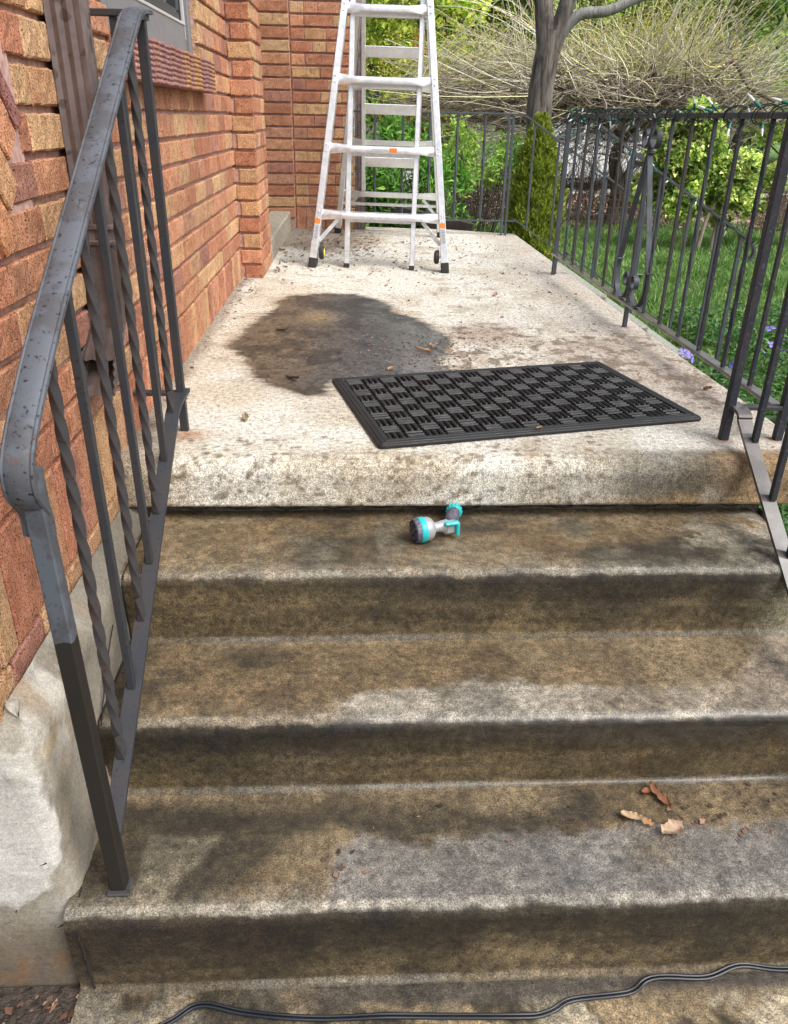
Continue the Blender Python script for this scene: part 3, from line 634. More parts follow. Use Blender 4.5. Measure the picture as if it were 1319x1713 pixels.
# window: sill of ridged rowlock bricks, frame, panel, sash, glass
mb = MB()
for i in range(17):
    y0 = 2.12 + i * .0698; c = random.choice([hx('A87C72'), hx('AE8074'), hx('A67A76'), hx('B98A62'), hx('A0746C')]); q = MB()
    for j in range(8):
        z0_ = .787 + j * .0128; e = random.uniform(0, .002)
        mb.box((-.545, y0 + .0325 + random.uniform(-.001, .001), z0_ + .0052 + .0012 * math.sin(i * 2.3)), (.092 - e, .063, .0098), bev=.003, col=(*c, 1))
    mb.box((-.548, y0 + .0325, .838), (.090, .0665, .098), col=(*(x * .8 for x in c), 1))
at(mb.build('window_sill', M_BRICK), house)
mg = m_simple('grey_window_paint', (.20, .20, .215), .45, nz=(25, .85, 1.1)); mw = m_simple('pale_window_bead', (.5, .5, .5), .4)
mb = MB(); mb.box((-.598, 3.275, 1.25), (.05, .045, .75), bev=.003); mb.box((-.598, 2.145, 1.25), (.05, .045, .75), bev=.003); mb.box((-.600, 2.71, .94), (.03, 1.09, .105), bev=.003)
wf = at(mb.build('window', mg), house)
mb = MB(); mb.box((-.592, 2.71, .996), (.02, 1.08, .010), bev=.002); mb.box((-.590, 3.246, 1.25), (.012, .010, .6), bev=.002); bd = mb.build('bead', mw); bd.parent = wf
mb = MB(); mb.box((-.608, 2.70, 1.020), (.02, 1.06, .035), bev=.003); mb.box((-.608, 3.215, 1.3), (.02, .05, .55), bev=.003); bd = mb.build('sash', m_simple('dark_sash', (.035, .036, .042), .4)); bd.parent = wf
mb = MB(); mb.box((-.618, 2.70, 1.3), (.006, 1.02, .55)); bd = mb.build('pane', m_simple('window_glass', (.03, .035, .04), .06, 0, spec=.9)); bd.parent = wf
# downspout
def m_spout():
    k = N('brown_painted_downspout', .42); n = k.noise(30, 3, .6); n2 = k.noise(28, 2, .5)
    c = k.ramp(n, [(.35, (.115, .085, .082)), (.65, (.165, .130, .126))]); c = k.mixc(k.ramp(n2, [(.60, (0,) * 3), (.63, (.8,) * 3)]), c, (.055, .04, .036)); k.base(c); k.bump(n, .2, .001); return k.m
M_SP = m_spout()
def spout_ring(cx, cy, wx, wy):   # corrugated outline
    o = []
    def side(a, b, nrm, k):
        for i in range(k * 4):
            t = i / (k * 4); d = .0019 * math.cos(2 * PI * t * k); o.append((a[0] + (b[0] - a[0]) * t + nrm[0] * d, a[1] + (b[1] - a[1]) * t + nrm[1] * d))
    x0, x1, y0, y1 = cx - wx / 2, cx + wx / 2, cy - wy / 2, cy + wy / 2
    side((x0, y0), (x1, y0), (0, -1), 3); side((x1, y0), (x1, y1), (1, 0), 4); side((x1, y1), (x0, y1), (0, 1), 3); side((x0, y1), (x0, y0), (-1, 0), 4)
    return o
def loft(mb, rings, cap=False):
    n = len(rings[0]); vs = [p for r_ in rings for p in r_]
    fs = [(i * n + k, i * n + (k + 1) % n, (i + 1) * n + (k + 1) % n, (i + 1) * n + k) for i in range(len(rings) - 1) for k in range(n)]
    mb.add(vs, fs)
mb = MB(); sp = spout_ring(-.517, 1.712, .060, .066)
loft(mb, [[(x, y, 1.6) for x, y in sp], [(x, y, .43) for x, y in sp]])
ds = at(mb.build('downspout', M_SP, smooth=True), house)
mb = MB(); sp2 = spout_ring(0, 0, .066, .072); rings = [[(-.517 + x, 1.712 + y, .47) for x, y in sp2]]
for i in range(9):
    t = i / 8; a = t * R(62); cy = 1.712 - .11 * (1 - math.cos(a)) - .0; cz = .385 - .11 * math.sin(a); k = 1 - .10 * (i % 2)
    rings.append([(-.517 + x, cy + y * math.cos(a) * (k if y > 0 else 1), cz + y * math.sin(a) * (k if y > 0 else 1)) for x, y in sp2])
a = R(62); d = (0, -math.sin(a), -math.cos(a))
rings.append([(p[0], p[1] + d[1] * .10, p[2] + d[2] * .10) for p in rings[-1]])
rings.append([((p[0] + .517) * .93 - .517, p[1] - d[1] * .002, p[2] - d[2] * .002) for p in rings[-1]])
rings.append([(p[0], p[1] - d[1] * .09, p[2] - d[2] * .09) for p in rings[-1]])
loft(mb, rings); el = mb.build('elbow', m_simple('dark_brown_spout_metal', (.085, .065, .06), .35, nz=(30, .7, 1.4)), smooth=True); el.parent = ds
mb = MB()
for zc in (.515, .485): mb.box((-.515, 1.712, zc), (.072, .080, .010), bev=.002)
mb.tube([(-.477, 1.69, .50), (-.474, 1.69, .50)], .004)
st_ = mb.build('strap', M_SP); st_.parent = ds
mb = MB(); sp = spout_ring(.045, 6.05, .07, .06); loft(mb, [[(x, y, 1.6) for x, y in sp], [(x, y, -.1) for x, y in sp]]); at(mb.build('downspout', M_SP, smooth=True), house)

# ------------------------------------------------------------------ railings
def fin(o, p): return at(o, p)
def piece(name, fn, material, parent, smooth=False):
    m = MB(); fn(m); return at(m.build(name, material, smooth=smooth), parent)
def lerp2(P, y):
    for (a, b) in zip(P[:-1], P[1:]):
        if (a[0] - y) * (b[0] - y) <= 0 and a[0] != b[0]: return a[1] + (b[1] - a[1]) * (y - a[0]) / (b[0] - a[0])
M_LEFT = m_iron('dark_worn_iron', (.036, .040, .049), (.015, .015, .016), None, .7, .35)
LR = tag(empty('stair_railing', (-.43, 1.44, -.5)), 'worn grey stair railing by the brick wall, twisted balusters and a curled handrail end', 'railing')
XL = -.432
HR = [(1.935, .905), (1.88, .903), (1.83, .890), (1.78, .862), (1.60, .750), (1.379, .612), (1.25, .532), (1.108, .442), (1.02, .380), (.975, .345), (.950, .318), (.941, .292), (.946, .268), (.962, .246), (.973, .228), (.972, .200)]
def sm(P, n=4):
    o = []
    for i in range(len(P) - 1):
        p0, p1, p2, p3 = P[max(i - 1, 0)], P[i], P[i + 1], P[min(i + 2, len(P) - 1)]
        for k in range(n):
            t = k / n; o.append(tuple(.5 * (2 * p1[j] + (p2[j] - p0[j]) * t + (2 * p0[j] - 5 * p1[j] + 4 * p2[j] - p3[j]) * t * t + (3 * p1[j] - p0[j] - 3 * p2[j] + p3[j]) * t ** 3) for j in range(len(p1))))
    return o + [tuple(P[-1])]
def cap_rail(m, pts, w=.043, th=.011):
    """moulded cap: crowned top with small side beads"""
    n = len(pts); prof = [(-.5, -.5), (-.5, .1), (-.44, .3), (-.38, .22), (-.30, .42), (0, .5), (.30, .42), (.38, .22), (.44, .3), (.5, .1), (.5, -.5), (.3, -.5), (-.3, -.5)]
    vs = []; pts = [Vector(p) for p in pts]
    for i, p in enumerate(pts):
        t = (pts[min(i + 1, n - 1)] - pts[max(i - 1, 0)]).normalized(); s_ = Vector((1, 0, 0)) if abs(t.x) < .7 else Vector((0, 1, 0)); nn = s_.cross(t)
        for a, b in prof: vs.append(p + s_ * a * w + nn * b * th)
    L = len(prof); fs = [(i * L + k, i * L + (k + 1) % L, (i + 1) * L + (k + 1) % L, (i + 1) * L + k) for i in range(n - 1) for k in range(L)]
    fs += [tuple(range(L))[::-1], tuple((n - 1) * L + k for k in range(L))]
    m.add(vs, fs)
hp = [(XL, y, z) for y, z in sm(HR)][::-1]
piece('handrail', lambda m: cap_rail(m, hp), M_RAILTOP, LR, True)
piece('under_bar', lambda m: m.ribbon([(XL, y, z - .011) for y, z in sm(HR[:9])], .024, .010, (1, 0, 0)), M_POST, LR)
BRL = [(1.935, .098), (1.86, .098), (1.80, .090), (1.74, .055), (1.40, -.163), (1.04, -.395), (.985, -.432)]
piece('bottom_rail', lambda m: m.ribbon([(XL + .002, y, z) for y, z in sm(BRL)], .031, .009, (1, 0, 0)), M_LEFT, LR)
piece('post', lambda m: m.bar((-.418, .969, -.502), (-.427, .969, .30), .027, .027, up=(0, 1, 0), bev=.002), M_POST, LR)
piece('base_plate', lambda m: m.box((-.417, .966, -.497), (.040, .038, .006), bev=.002), M_IRONBROWN, LR)
piece('post', lambda m: m.bar((XL, 1.909, -.004), (XL, 1.909, .897), .019, .019, up=(0, 1, 0), bev=.001), M_LEFT, LR)
for i, y in enumerate((1.791, 1.675, 1.558, 1.456, 1.348, 1.230, 1.119)):
    z0_, z1_ = lerp2(BRL, y) + .004, lerp2(HR, y) - .014; tw = i % 2 == 0
    piece('baluster', lambda m: m.bar((XL, y, z0_), (XL - .002, y, z1_), .0145, .0145, up=(0, 1, 0), twist=(PI * 6.5 if tw else 0), seg=150 if tw else 1, t0=.07 if tw else 0, bev=.0012), M_IRONBROWN if tw else M_LEFT, LR, True)
piece('wall_bracket', lambda m: (m.box((-.490, 1.909, .900), (.135, .024, .012), bev=.001), m.box((-.492, 1.909, .098), (.135, .022, .010), bev=.001), m.bar((-.487, 1.909, .10), (-.487, 1.909, .895), .014, .014, up=(0, 1, 0))), M_IRONBROWN, LR)

# right landing railing
XR = 1.075
RR = tag(empty('landing_railing', (XR, 3.1, 0)), 'dark iron landing railing with scrollwork among its balusters, fairy lights along its top', 'railing')
piece('top_rail', lambda m: m.box((XR, 3.108, .740), (.026, 2.56, .016), bev=.002), M_IRON, RR)
piece('bottom_rail', lambda m: m.box((XR, 3.11, .077), (.030, 2.55, .010), bev=.0015), M_WETFLAT, RR)
for y in (4.362, 3.103, 1.839):
    piece('post', lambda m: m.bar((XR, y, -.045 if y > 2 else -.004), (XR, y, .733), .020 if y < 2 else .016, .020 if y < 2 else .016, up=(0, 1, 0)), M_BLACKWET if y < 2 else M_IRON, RR)
for i, y in enumerate((4.160, 3.985, 3.812, 3.635, 3.455, 3.285, 2.918, 2.747, 2.570, 2.392, 2.211, 2.034)):
    tw = i % 2 == 0
    piece('baluster', lambda m: m.bar((XR, y, .081), (XR, y, .733), .0112, .0112, up=(0, 1, 0), twist=PI * (2.5 if tw else 0), seg=40 if tw else 1, t0=.12 if tw else 0), M_BLACKWET if y < 2.45 else (M_IRONBROWN if i % 3 == 1 else M_IRON), RR, True)
def scroll(m, sgn):
    C = 3.104; pts = []
    for a in np.linspace(-2.4 * PI / 1.6, PI * .5, 22):      # upper curl
        rr = .016 + .027 * (a + 4.71) / 6.28; pts.append((XR, C + sgn * (.052 + rr * math.cos(a + PI / 2)), .672 + rr * math.sin(a + PI / 2) * -1))
    pts += [(XR, C + sgn * .012, .640), (XR, C + sgn * .006, .615), (XR, C + sgn * .10, .40), (XR, C + sgn * .168, .226), (XR, C + sgn * .176, .18), (XR, C + sgn * .160, .125), (XR, C + sgn * .115, .092), (XR, C + sgn * .07, .090), (XR, C + sgn * .03, .115), (XR, C + sgn * .014, .150)]
    for a in np.linspace(PI, -1.2 * PI, 20): rr = .020 + .008 * (a + 1.2 * PI) / 6.9; pts.append((XR, C + sgn * (.044 + rr * math.cos(a)), .165 + rr * math.sin(a)))
    return pts
for sg in (1, -1):
    def f(m, sg=sg):
        p = scroll(m, sg); q = p[:22] + sm(p[22:], 3); m.ribbon(q, .019, .005, (1, 0, 0))
    piece('scroll', f, M_IRON, RR, True)
for c_, d_ in (((XR, 3.104, .622), (.030, .034, .012)), ((XR, 3.279, .224), (.026, .028, .009)), ((XR, 2.926, .224), (.026, .028, .009))): piece('collar', lambda m: m.box(c_, d_, bev=.002), M_IRONDRY, RR)
# right stair railing (mostly outside the picture)
XS = .952
SR = tag(empty('stair_railing', (XS, 1.4, -.5)), 'black wet iron stair railing at the right picture edge with a flat sloping bottom bar', 'railing')
BR = [(1.868, .087), (1.81, .087), (1.785, .076), (1.755, .046), (1.40, -.196), (1.0, -.468)]
TR = [(1.868, .900), (1.80, .880), (1.0, .340), (.95, .30)]
piece('bottom_rail', lambda m: m.ribbon([(XS, y, z) for y, z in sm(BR)], .034, .009, (1, 0, 0)), M_WETFLAT, SR)
piece('handrail', lambda m: cap_rail(m, [(XS, y, z) for y, z in sm(TR)][::-1]), M_IRON, SR, True)
piece('post', lambda m: m.bar((.936, 1.842, -.004), (.938, 1.842, .893), .021, .021, up=(0, 1, 0)), M_BLACKWET, SR)
piece('post', lambda m: m.bar((.938, .969, -.50), (.938, .969, .32), .024, .024, up=(0, 1, 0)), M_BLACKWET, SR)
for y in (1.735, 1.601, 1.48, 1.36, 1.24, 1.12):
    piece('baluster', lambda m: m.bar((XS + .009, y, lerp2(BR, y) + .004), (XS + .009, y, lerp2(TR, y) - .01), .0145, .0145, up=(0, 1, 0)), M_BLACKWET, SR)
for z_ in (.085, .735): piece('crossbar', lambda m: m.box((1.008, 1.842, z_), (.118, .024, .010), bev=.001), M_IRONBROWN, SR)
# back railing
BK = tag(empty('back_railing', (.55, 5.95, 0)), 'thin grey iron railing across the far end of the porch behind the ladder', 'railing')
piece('top_rail', lambda m: m.box((.53, 5.95, .752), (1.06, .024, .013), bev=.002), M_IRONDRY, BK)
piece('bottom_rail', lambda m: m.box((.53, 5.95, .068), (1.06, .020, .010), bev=.002), M_IRONDRY, BK)
for x in (.144, .336, .520, .708, .897): piece('baluster', lambda m: m.bar((x, 5.95, .07), (x, 5.95, .748), .016, .016, up=(0, 1, 0), twist=PI * 1.5, seg=30, t0=.15), M_IRONDRY, BK, True)
piece('post', lambda m: m.bar((1.058, 5.95, -.035), (1.058, 5.95, .748), .017, .017, up=(0, 1, 0)), M_IRONDRY, BK)
# two railings beside the side steps
def side_rail(y0, lab, curl, bars):
    o = tag(empty('side_railing', (1.09, y0, 0)), lab, 'railing'); x0 = 1.088
    T = [(x0 - .01, .745), (x0 + .06, .742), (x0 + .12, .722), (x0 + .45, .515), (x0 + 1.0, .185)]
    Bm = [(x0 - .01, .068), (x0 + .06, .065), (x0 + .12, .04), (x0 + 1.0, -.53)]
    TT = list(T)
    if curl: TT += [(x0 + 1.06, .145), (x0 + 1.085, .105), (x0 + 1.075, .06), (x0 + 1.04, .045)]
    piece('handrail', lambda m: m.ribbon([(x, y0, z) for x, z in sm(TT)], .030, .012, (0, 1, 0)), M_IRONDRY, o)
    piece('bottom_rail', lambda m: m.ribbon([(x, y0, z) for x, z in sm(Bm)], .026, .009, (0, 1, 0)), M_IRONDRY, o)
    for x in bars: piece('baluster', lambda m: m.bar((x, y0, lerp2(Bm, x)), (x, y0, lerp2(T, x)), .014, .014, up=(0, 1, 0)), M_IRONDRY, o)
    piece('post', lambda m: m.bar((x0, y0, -.035), (x0, y0, .74), .017, .017, up=(0, 1, 0)), M_IRONDRY, o)
    piece('post', lambda m: m.bar((x0 + 1.0, y0, -.74), (x0 + 1.0, y0, .19), .02, .02, up=(0, 1, 0)), M_IRONDRY, o)
side_rail(5.955, 'thin grey iron railing sloping down beside the cypress, the farther of two side railings', False, (1.24, 1.42, 1.60, 1.78, 1.95))
side_rail(4.385, 'thin side railing sloping to the lawn, wound with fairy lights, nearer of the two', True, (1.24, 1.42, 1.60, 1.78, 1.95))
# ------------------------------------------------------------------ fairy lights
M_WIRE = m_simple('green_black_wire', (.012, .03, .026), .5); M_SOCK = m_simple('green_socket', (.02, .16, .13), .45); M_BULB = m_simple('clear_bulb', (.75, .8, .8), .08, 0, spec=.8)
def fairy(name, lab, P0, P1, turns, rad, nb, sideways, dang):
    P0, P1 = Vector(P0), Vector(P1); ax = (P1 - P0).normalized(); s_ = Vector(sideways); u_ = s_.cross(ax).normalized(); 
    o = tag(empty(name, tuple(P0)), lab, 'string lights'); m = MB(); n = turns * 16; pts = []; pts2 = []
    for i in range(n + 1):
        t = i / n; a = 2 * PI * turns * t + 1.2 * math.sin(t * 13); rr = rad * (1 + .55 * vn(np.array(t * 14.), np.array(.5), 3)); c = P0.lerp(P1, t)
        pts.append(c + s_ * math.cos(a) * rr * 1.05 + u_ * math.sin(a) * rr * .8); a += .5 + .4 * math.sin(t * 31)
        pts2.append(c + s_ * math.cos(a) * rr * 1.15 + u_ * math.sin(a) * rr * .95)
    m.tube(pts, .0016, 5); m.tube(pts2, .0016, 5)
    at(m.build('wire', M_WIRE, smooth=True), o)
    for i in range(nb):
        t = (i + .5 + random.uniform(-.3, .3)) / nb; p = pts2[int(t * n)]; d = Vector((random.uniform(-1, .3) * .8, random.uniform(-1, 1), random.choice((-1, -.8, -.3, .25, .9)) * dang)).normalized()
        q = d.to_track_quat('Z', 'Y').to_matrix().to_4x4(); q.translation = p
        m = MB(); m.lathe([(.0018, -.006), (.0042, -.003), (.0045, .014), (.0036, .020)], q, 8); so_ = at(m.build('socket', M_SOCK, smooth=True), o)
        m = MB(); m.lathe([(.0030, .019), (.0036, .026), (.0030, .036), (.0012, .045), (.0002, .048)], q, 8); b = m.build('bulb', M_BULB, smooth=True); b.parent = so_
fairy('fairy_lights', 'green-wired fairy lights wound round the top of the landing railing', (XR, 4.36, .742), (XR, 1.86, .742), 27, .019, 30, (1, 0, 0), 1)
fairy('fairy_lights', 'green-wired fairy lights wound round the sloping side railing above the lawn', (1.12, 4.385, .735), (2.07, 4.385, .20), 12, .013, 12, (0, 1, 0), 1)
# loose loops hanging under the far end of the top rail
m = MB()
for i in range(5):
    y0 = 4.25 - i * .17; m.tube(sm([(XR - .01, y0, .735), (XR - .02, y0 - .03, .66 - .05 * (i % 2)), (XR - .015, y0 - .08, .64 - .06 * ((i + 1) % 2)), (XR - .01, y0 - .14, .70), (XR, y0 - .17, .74)], 5), .0015, 5)
fl = [o for o in D.objects if o.name == 'fairy_lights'][0]
at(m.build('wire', M_WIRE, smooth=True), fl)

# ------------------------------------------------------------------ ladder
lp = dict(x0=.1304, y0=4.3668, yaw=-.0799, roll=-.0165, a=.2329, w=.3557, k=.1124, s1=.2691, d=.3267, wi=.1754, span=1.4089)
ex = Vector((math.cos(lp['yaw']) * math.cos(lp['roll']), math.sin(lp['yaw']) * math.cos(lp['roll']), math.sin(lp['roll'])))
ey = Vector((-math.sin(lp['yaw']), math.cos(lp['yaw']), 0)); ez = ex.cross(ey)
O = Vector((lp['x0'], lp['y0'], -.012)); LD = tag(empty('stepladder', (.13, 5.0, 0)), 'silver aluminium multi-position ladder standing open as an A-frame on the porch', 'ladder')
SA, CA = math.sin(lp['a']), math.cos(lp['a'])
def LF(side, s, w_=None, dx=0, dyy=0, rear=False):
    ww = (lp['w'] - lp['k'] * s) if w_ is None else w_
    if rear: return O + ey * lp['span'] + ex * (side * ww + dx) + (-ey * SA + ez * CA) * s + ey * dyy
    return O + ex * (side * ww + dx) + (ey * SA + ez * CA) * s + ey * dyy
def lbar(name, p0, p1, wx, wy, mt=M_ALU, par=None, bev=.003):
    m = MB(); m.bar(p0, p1, wx, wy, up=tuple(ey), bev=bev); o = m.build(name, mt)
    if par: o.parent = par
    else: at(o, LD)
    return o
M_ORG = m_simple('orange_label', (.85, .22, .03), .5, nz=(120, .85, 1.2)); M_LAB = m_simple('pale_grey_label', (.50, .52, .56), .5); M_TXT = m_simple('grey_print', (.16, .17, .2), .6); M_YEL = m_simple('yellow_plastic', (.80, .62, .05), .45)
STOP = 1.62
for rear in (False, True):
    for side in (-1, 1):
        rl = lbar('rail', LF(side, .03, rear=rear), LF(side, STOP, rear=rear), .034, .066)
        m = MB(); a_ = LF(side, -.004, rear=rear); b_ = LF(side, .045, rear=rear); m.bar(a_, b_, .043, .072, up=tuple(ey), bev=.006); at(m.build('foot', M_RUBBER), LD)
        lbar('foot_bracket', LF(side, .045, rear=rear, dyy=-.002), LF(side, .135, rear=rear, dyy=-.002), .038, .070, bev=.002)
        # inner section
        s0 = .30 if rear else .018
        lbar('inner_rail', LF(side, s0, lp['wi'], dyy=(-.035 if rear else .035), rear=rear), LF(side, 2.05, lp['wi'], dyy=(-.035 if rear else .035), rear=rear), .025, .055)
        if not rear: lbar('inner_foot', LF(side, -.006, lp['wi'], dyy=.035), LF(side, .018, lp['wi'], dyy=.035), .028, .058, M_RUBBER)
        # corner brace
        lbar('brace', LF(side, .135, rear=rear, dx=-side * .018), LF(side, lp['s1'] - .02, rear=rear, dx=-side * .105), .020, .010, bev=.002)
        if not rear:
            q = Matrix.Identity(4); axm = Matrix((ex * side, ey, ez)).transposed().to_4x4()
            c = LF(side, .075, dx=-side * .040); M4 = Matrix.Translation(c) @ axm @ Matrix.Rotation(PI / 2, 4, 'Y')
            m = MB(); m.lathe([(.010, -.013), (.028, -.013), (.034, -.009), (.036, 0), (.034, .009), (.028, .013), (.010, .013)], M4, 28); wl = at(m.build('wheel', M_RUBBER, smooth=True), LD)
            m = MB(); m.lathe([(.004, -.0155), (.022, -.0155), (.024, -.010)], M4, 20); h = m.build('hub', M_YEL if side < 0 else M_RUBBER); h.parent = wl
            m = MB(); m.bar(LF(side, .075, dx=-side * .05), LF(side, .075, dx=side * .0), .010, .010, up=tuple(ez)); h = m.build('axle', M_ALU); h.parent = wl
            f = -.0345
            lbar('warning_label', LF(side, .150, dyy=f), LF(side, .222, dyy=f), .026, .001, M_LAB, rl, .0003)
            for i in range(9): lbar('label_print', LF(side, .153 + i * .0075, dyy=f - .0012, dx=-.009 if i % 3 else -.006), LF(side, .153 + i * .0075, dyy=f - .0012, dx=.009), .0026, .0006, M_TXT, rl, .0002)
            lbar('warning_label', LF(side, .226, dyy=f), LF(side, .250, dyy=f), .028, .001, M_ORG, rl, .0003)
            if side < 0: lbar('spec_label', LF(side, .33, dyy=f), LF(side, .45, dyy=f), .022, .001, M_LAB, rl, .0003)
def rung(name, s, rear, inner):
    ww = lp['wi'] - .012 if inner else (lp['w'] - lp['k'] * s) - .012; N_ = 22; vs = []; dy0 = (-.035 if rear else .035) if inner else (-.0 if rear else 0)
    half = .016; prof = [(-1, -.9), (-1.12, 0), (-1, .9), (-.9, 1), (0, 1.06), (.9, 1), (1, .9), (1, -.9), (.9, -1), (-.9, -1)]
    for i in range(N_ + 1):
        t = i / N_ * 2 - 1; fl_ = ss(.55, 1.0, abs(t)); dp = .034 * (1 - .10 * fl_) if not inner else .024; hh = half * (1 + .55 * fl_) if not inner else (.030 if rear else .015)
        for a, b in prof:
            p = LF(1, s + b * hh, t * ww, dyy=dy0 + a * dp * (1 if not rear else -1) * (1 - .35 * fl_ * (not inner)), rear=rear); vs.append(p)
    L = len(prof); fs = [(i * L + k, i * L + (k + 1) % L, (i + 1) * L + (k + 1) % L, (i + 1) * L + k) for i in range(N_) for k in range(L)] + [tuple(range(L))[::-1], tuple(N_ * L + k for k in range(L))]
    m = MB(); m.add(vs, fs)
    if not inner:
        for sd in (-1, 1):
            for o_ in (-.014, .016):
                c = LF(sd, s + o_, rear=rear, dyy=-.034 if not rear else .034); M4 = Matrix.Translation(c) @ Matrix.Rotation(PI / 2, 4, 'X'); m.lathe([(.006, -.003), (.005, .003), (.002, .0045)], M4, 8)
    return at(m.build(name, M_ALU, smooth=True), LD)
for i in range(5):
    s = lp['s1'] + i * lp['d']; rg = rung('rung', s, False, False)
    if i < 4: rung('inner_rung', s - .020, False, True)
    if i == 1:
        lbar('warning_label', LF(1, s, .035, dyy=-.0385), LF(1, s, .075, dyy=-.0385), .020, .0012, M_ORG, rg, .0003)
        lbar('spec_label', LF(1, s, -.055, dyy=-.0385), LF(1, s, .030, dyy=-.0385), .010, .0012, M_LAB, rg, .0003)
for i in (0, 1, 2): rung('rung', lp['s1'] + i * lp['d'], True, False)
for s in (.48, .795, 1.11, 1.43): rung('inner_rung', s, True, True)
lbar('cross_brace', LF(-1, .205, rear=True), LF(1, .205, rear=True), .018, .030)
m = MB()
for sd in (-1, 1): m.box(LF(sd, 2.08, lp['wi']) + ey * .25, (.04, .42, .09), bev=.02)
at(m.build('hinge', m_simple('dark_hinge', (.05, .05, .055), .4)), LD)

# ------------------------------------------------------------------ doormat
MT = tag(empty('doormat', (.4325, 2.152, .001), R(12.9)), 'black rubber basket-weave doormat lying askew on the landing', 'doormat')
WX, WY = .905, .575
def MP(name, m, mt, smooth=False): o = m.build(name, mt, smooth=smooth); o.parent = MT; return o
m = MB()
def fr(m, x0, y0, x1, y1, ix0, iy0, ix1, iy1):
    pass
o_ = [(-WX / 2, -WY / 2), (WX / 2, -WY / 2), (WX / 2, WY / 2), (-WX / 2, WY / 2)]
def ringpts(ins, z): 
    x, y = WX / 2 - ins, WY / 2 - ins; rd = max(.004, .016 - ins); q = []
    for cx, cy, a0 in ((x - rd, y - rd, 0), (-x + rd, y - rd, PI / 2), (-x + rd, -y + rd, PI), (x - rd, -y + rd, 1.5 * PI)):
        for i in range(5): a = a0 + i * PI / 8; q.append((cx + rd * math.cos(a), cy + rd * math.sin(a), z + .0018 * math.sin(cx * 9 + cy * 5)))
    return q
rgs = [ringpts(0, .000), ringpts(0, .006), ringpts(.003, .0085), ringpts(.008, .0095), ringpts(.010, .0085), ringpts(.012, .0105), ringpts(.019, .0115), ringpts(.021, .0105), ringpts(.023, .012), ringpts(.031, .012), ringpts(.034, .0105), ringpts(.034, .001)]
n = 20; vs = [p for r_ in rgs for p in r_]; fs = [(i * n + k, i * n + (k + 1) % n, (i + 1) * n + (k + 1) % n, (i + 1) * n + k) for i in range(len(rgs) - 1) for k in range(n)]
m.add(vs, fs); MP('border', m, M_MAT)
m = MB(); m.box((0, 0, .0015), (WX - .06, WY - .06, .002)); MP('backing', m, m_simple('deep_black_rubber', (.008, .008, .009), .8))
m = MB(); nxc, nyc = 16, 10; cw, chh = (WX - .066) / nxc, (WY - .066) / nyc
for i in range(nxc):
    for j in range(nyc):
        cx = -WX / 2 + .033 + (i + .5) * cw; cy = -WY / 2 + .033 + (j + .5) * chh; hor = (i + j) % 2
        for b in range(3):
            o_ = (b - 1) * .0166; zc = .0065 + random.uniform(-.0005, .0005)
            if hor: m.box((cx, cy + o_, zc), (cw - .0035, .0098, .0095), bev=.0032)
            else: m.box((cx + o_, cy, zc), (.0098, chh - .0035, .0095), bev=.0032)
MP('basket_weave', m, M_MAT)

# ------------------------------------------------------------------ hose nozzle
HN = tag(empty('hose_nozzle', (.19, 1.60, -.153)), 'teal and silver garden hose spray nozzle lying on the top step', 'nozzle')
M_SIL = m_simple('silver_plastic', (.40, .41, .43), .36, .3); M_TEAL = m_simple('teal_plastic', (.02, .47, .50), .38); M_BLK = m_simple('scuffed_black_plastic', (.03, .028, .04), .5, nz=(160, .5, 6))
hc = Vector((.153, 1.594, -.124)); axd = Vector((-.95, -.30, -.02)).normalized()
qm = axd.to_track_quat('Z', 'Y').to_matrix().to_4x4(); H4 = Matrix.Translation(hc) @ qm
piece('body', lambda m: (m.lathe([(.0285, -.004), (.028, -.014), (.023, -.022), (.0125, -.029), (.012, -.037), (.014, -.046), (.015, -.060), (.010, -.066)], H4, 28)), M_SIL, HN, True)
piece('ring', lambda m: m.lathe([(.029, -.004), (.030, -.002), (.030, .009), (.029, .011)], H4, 28), M_TEAL, HN, True)
def facep(m):
    m.lathe([(.0285, .011), (.029, .013), (.028, .021), (.025, .023), (.0245, .019), (.0, .019)], H4, 28)
    for a in range(8): m.lathe([(.005, .019), (.0048, .023), (.002, .0235)], H4 @ Matrix.Translation((.0175 * math.cos(a * PI / 4), .0175 * math.sin(a * PI / 4), 0)), 8)
    m.lathe([(.007, .019), (.0065, .0245), (.003, .025)], H4, 10)
piece('spray_head', facep, M_BLK, HN, True)
jb = hc - axd * .056
piece('trigger', lambda m: (m.box(jb + Vector((.014, -.012, .012)), (.036, .014, .009), Matrix.Rotation(.25, 3, 'Z'), .003), m.box(jb + Vector((.028, -.008, -.004)), (.010, .016, .032), None, .003)), M_TEAL, HN)
piece('elbow', lambda m: m.box(jb + Vector((.010, 0, -.004)), (.038, .026, .034), Matrix.Rotation(.3, 3, 'Z'), .009), M_SIL, HN)
h0 = jb + Vector((.012, .008, 0)); h1 = Vector((.236, 1.688, -.125)); hd = (h1 - h0)
Hm = Matrix.Translation(h0) @ hd.to_track_quat('Z', 'Y').to_matrix().to_4x4(); HL = hd.length
piece('handle', lambda m: m.lathe([(.015, 0), (.017, HL * .3), (.0165, HL * .6), (.0145, HL * .95)], Hm, 20), M_BLK, HN, True)
def coup(m):
    m.lathe([(.0165, HL * .88), (.018, HL * .90), (.018, HL * 1.12), (.015, HL * 1.14), (.012, HL * 1.14), (.0115, HL * 1.0)], Hm, 20)
    for k in range(14): a = k * 2 * PI / 14; m.bar(Hm @ Vector((.018 * math.cos(a), .018 * math.sin(a), HL * .91)), Hm @ Vector((.018 * math.cos(a), .018 * math.sin(a), HL * 1.11)), .003, .003, bev=.0005)
piece('coupling', coup, M_TEAL, HN, True)
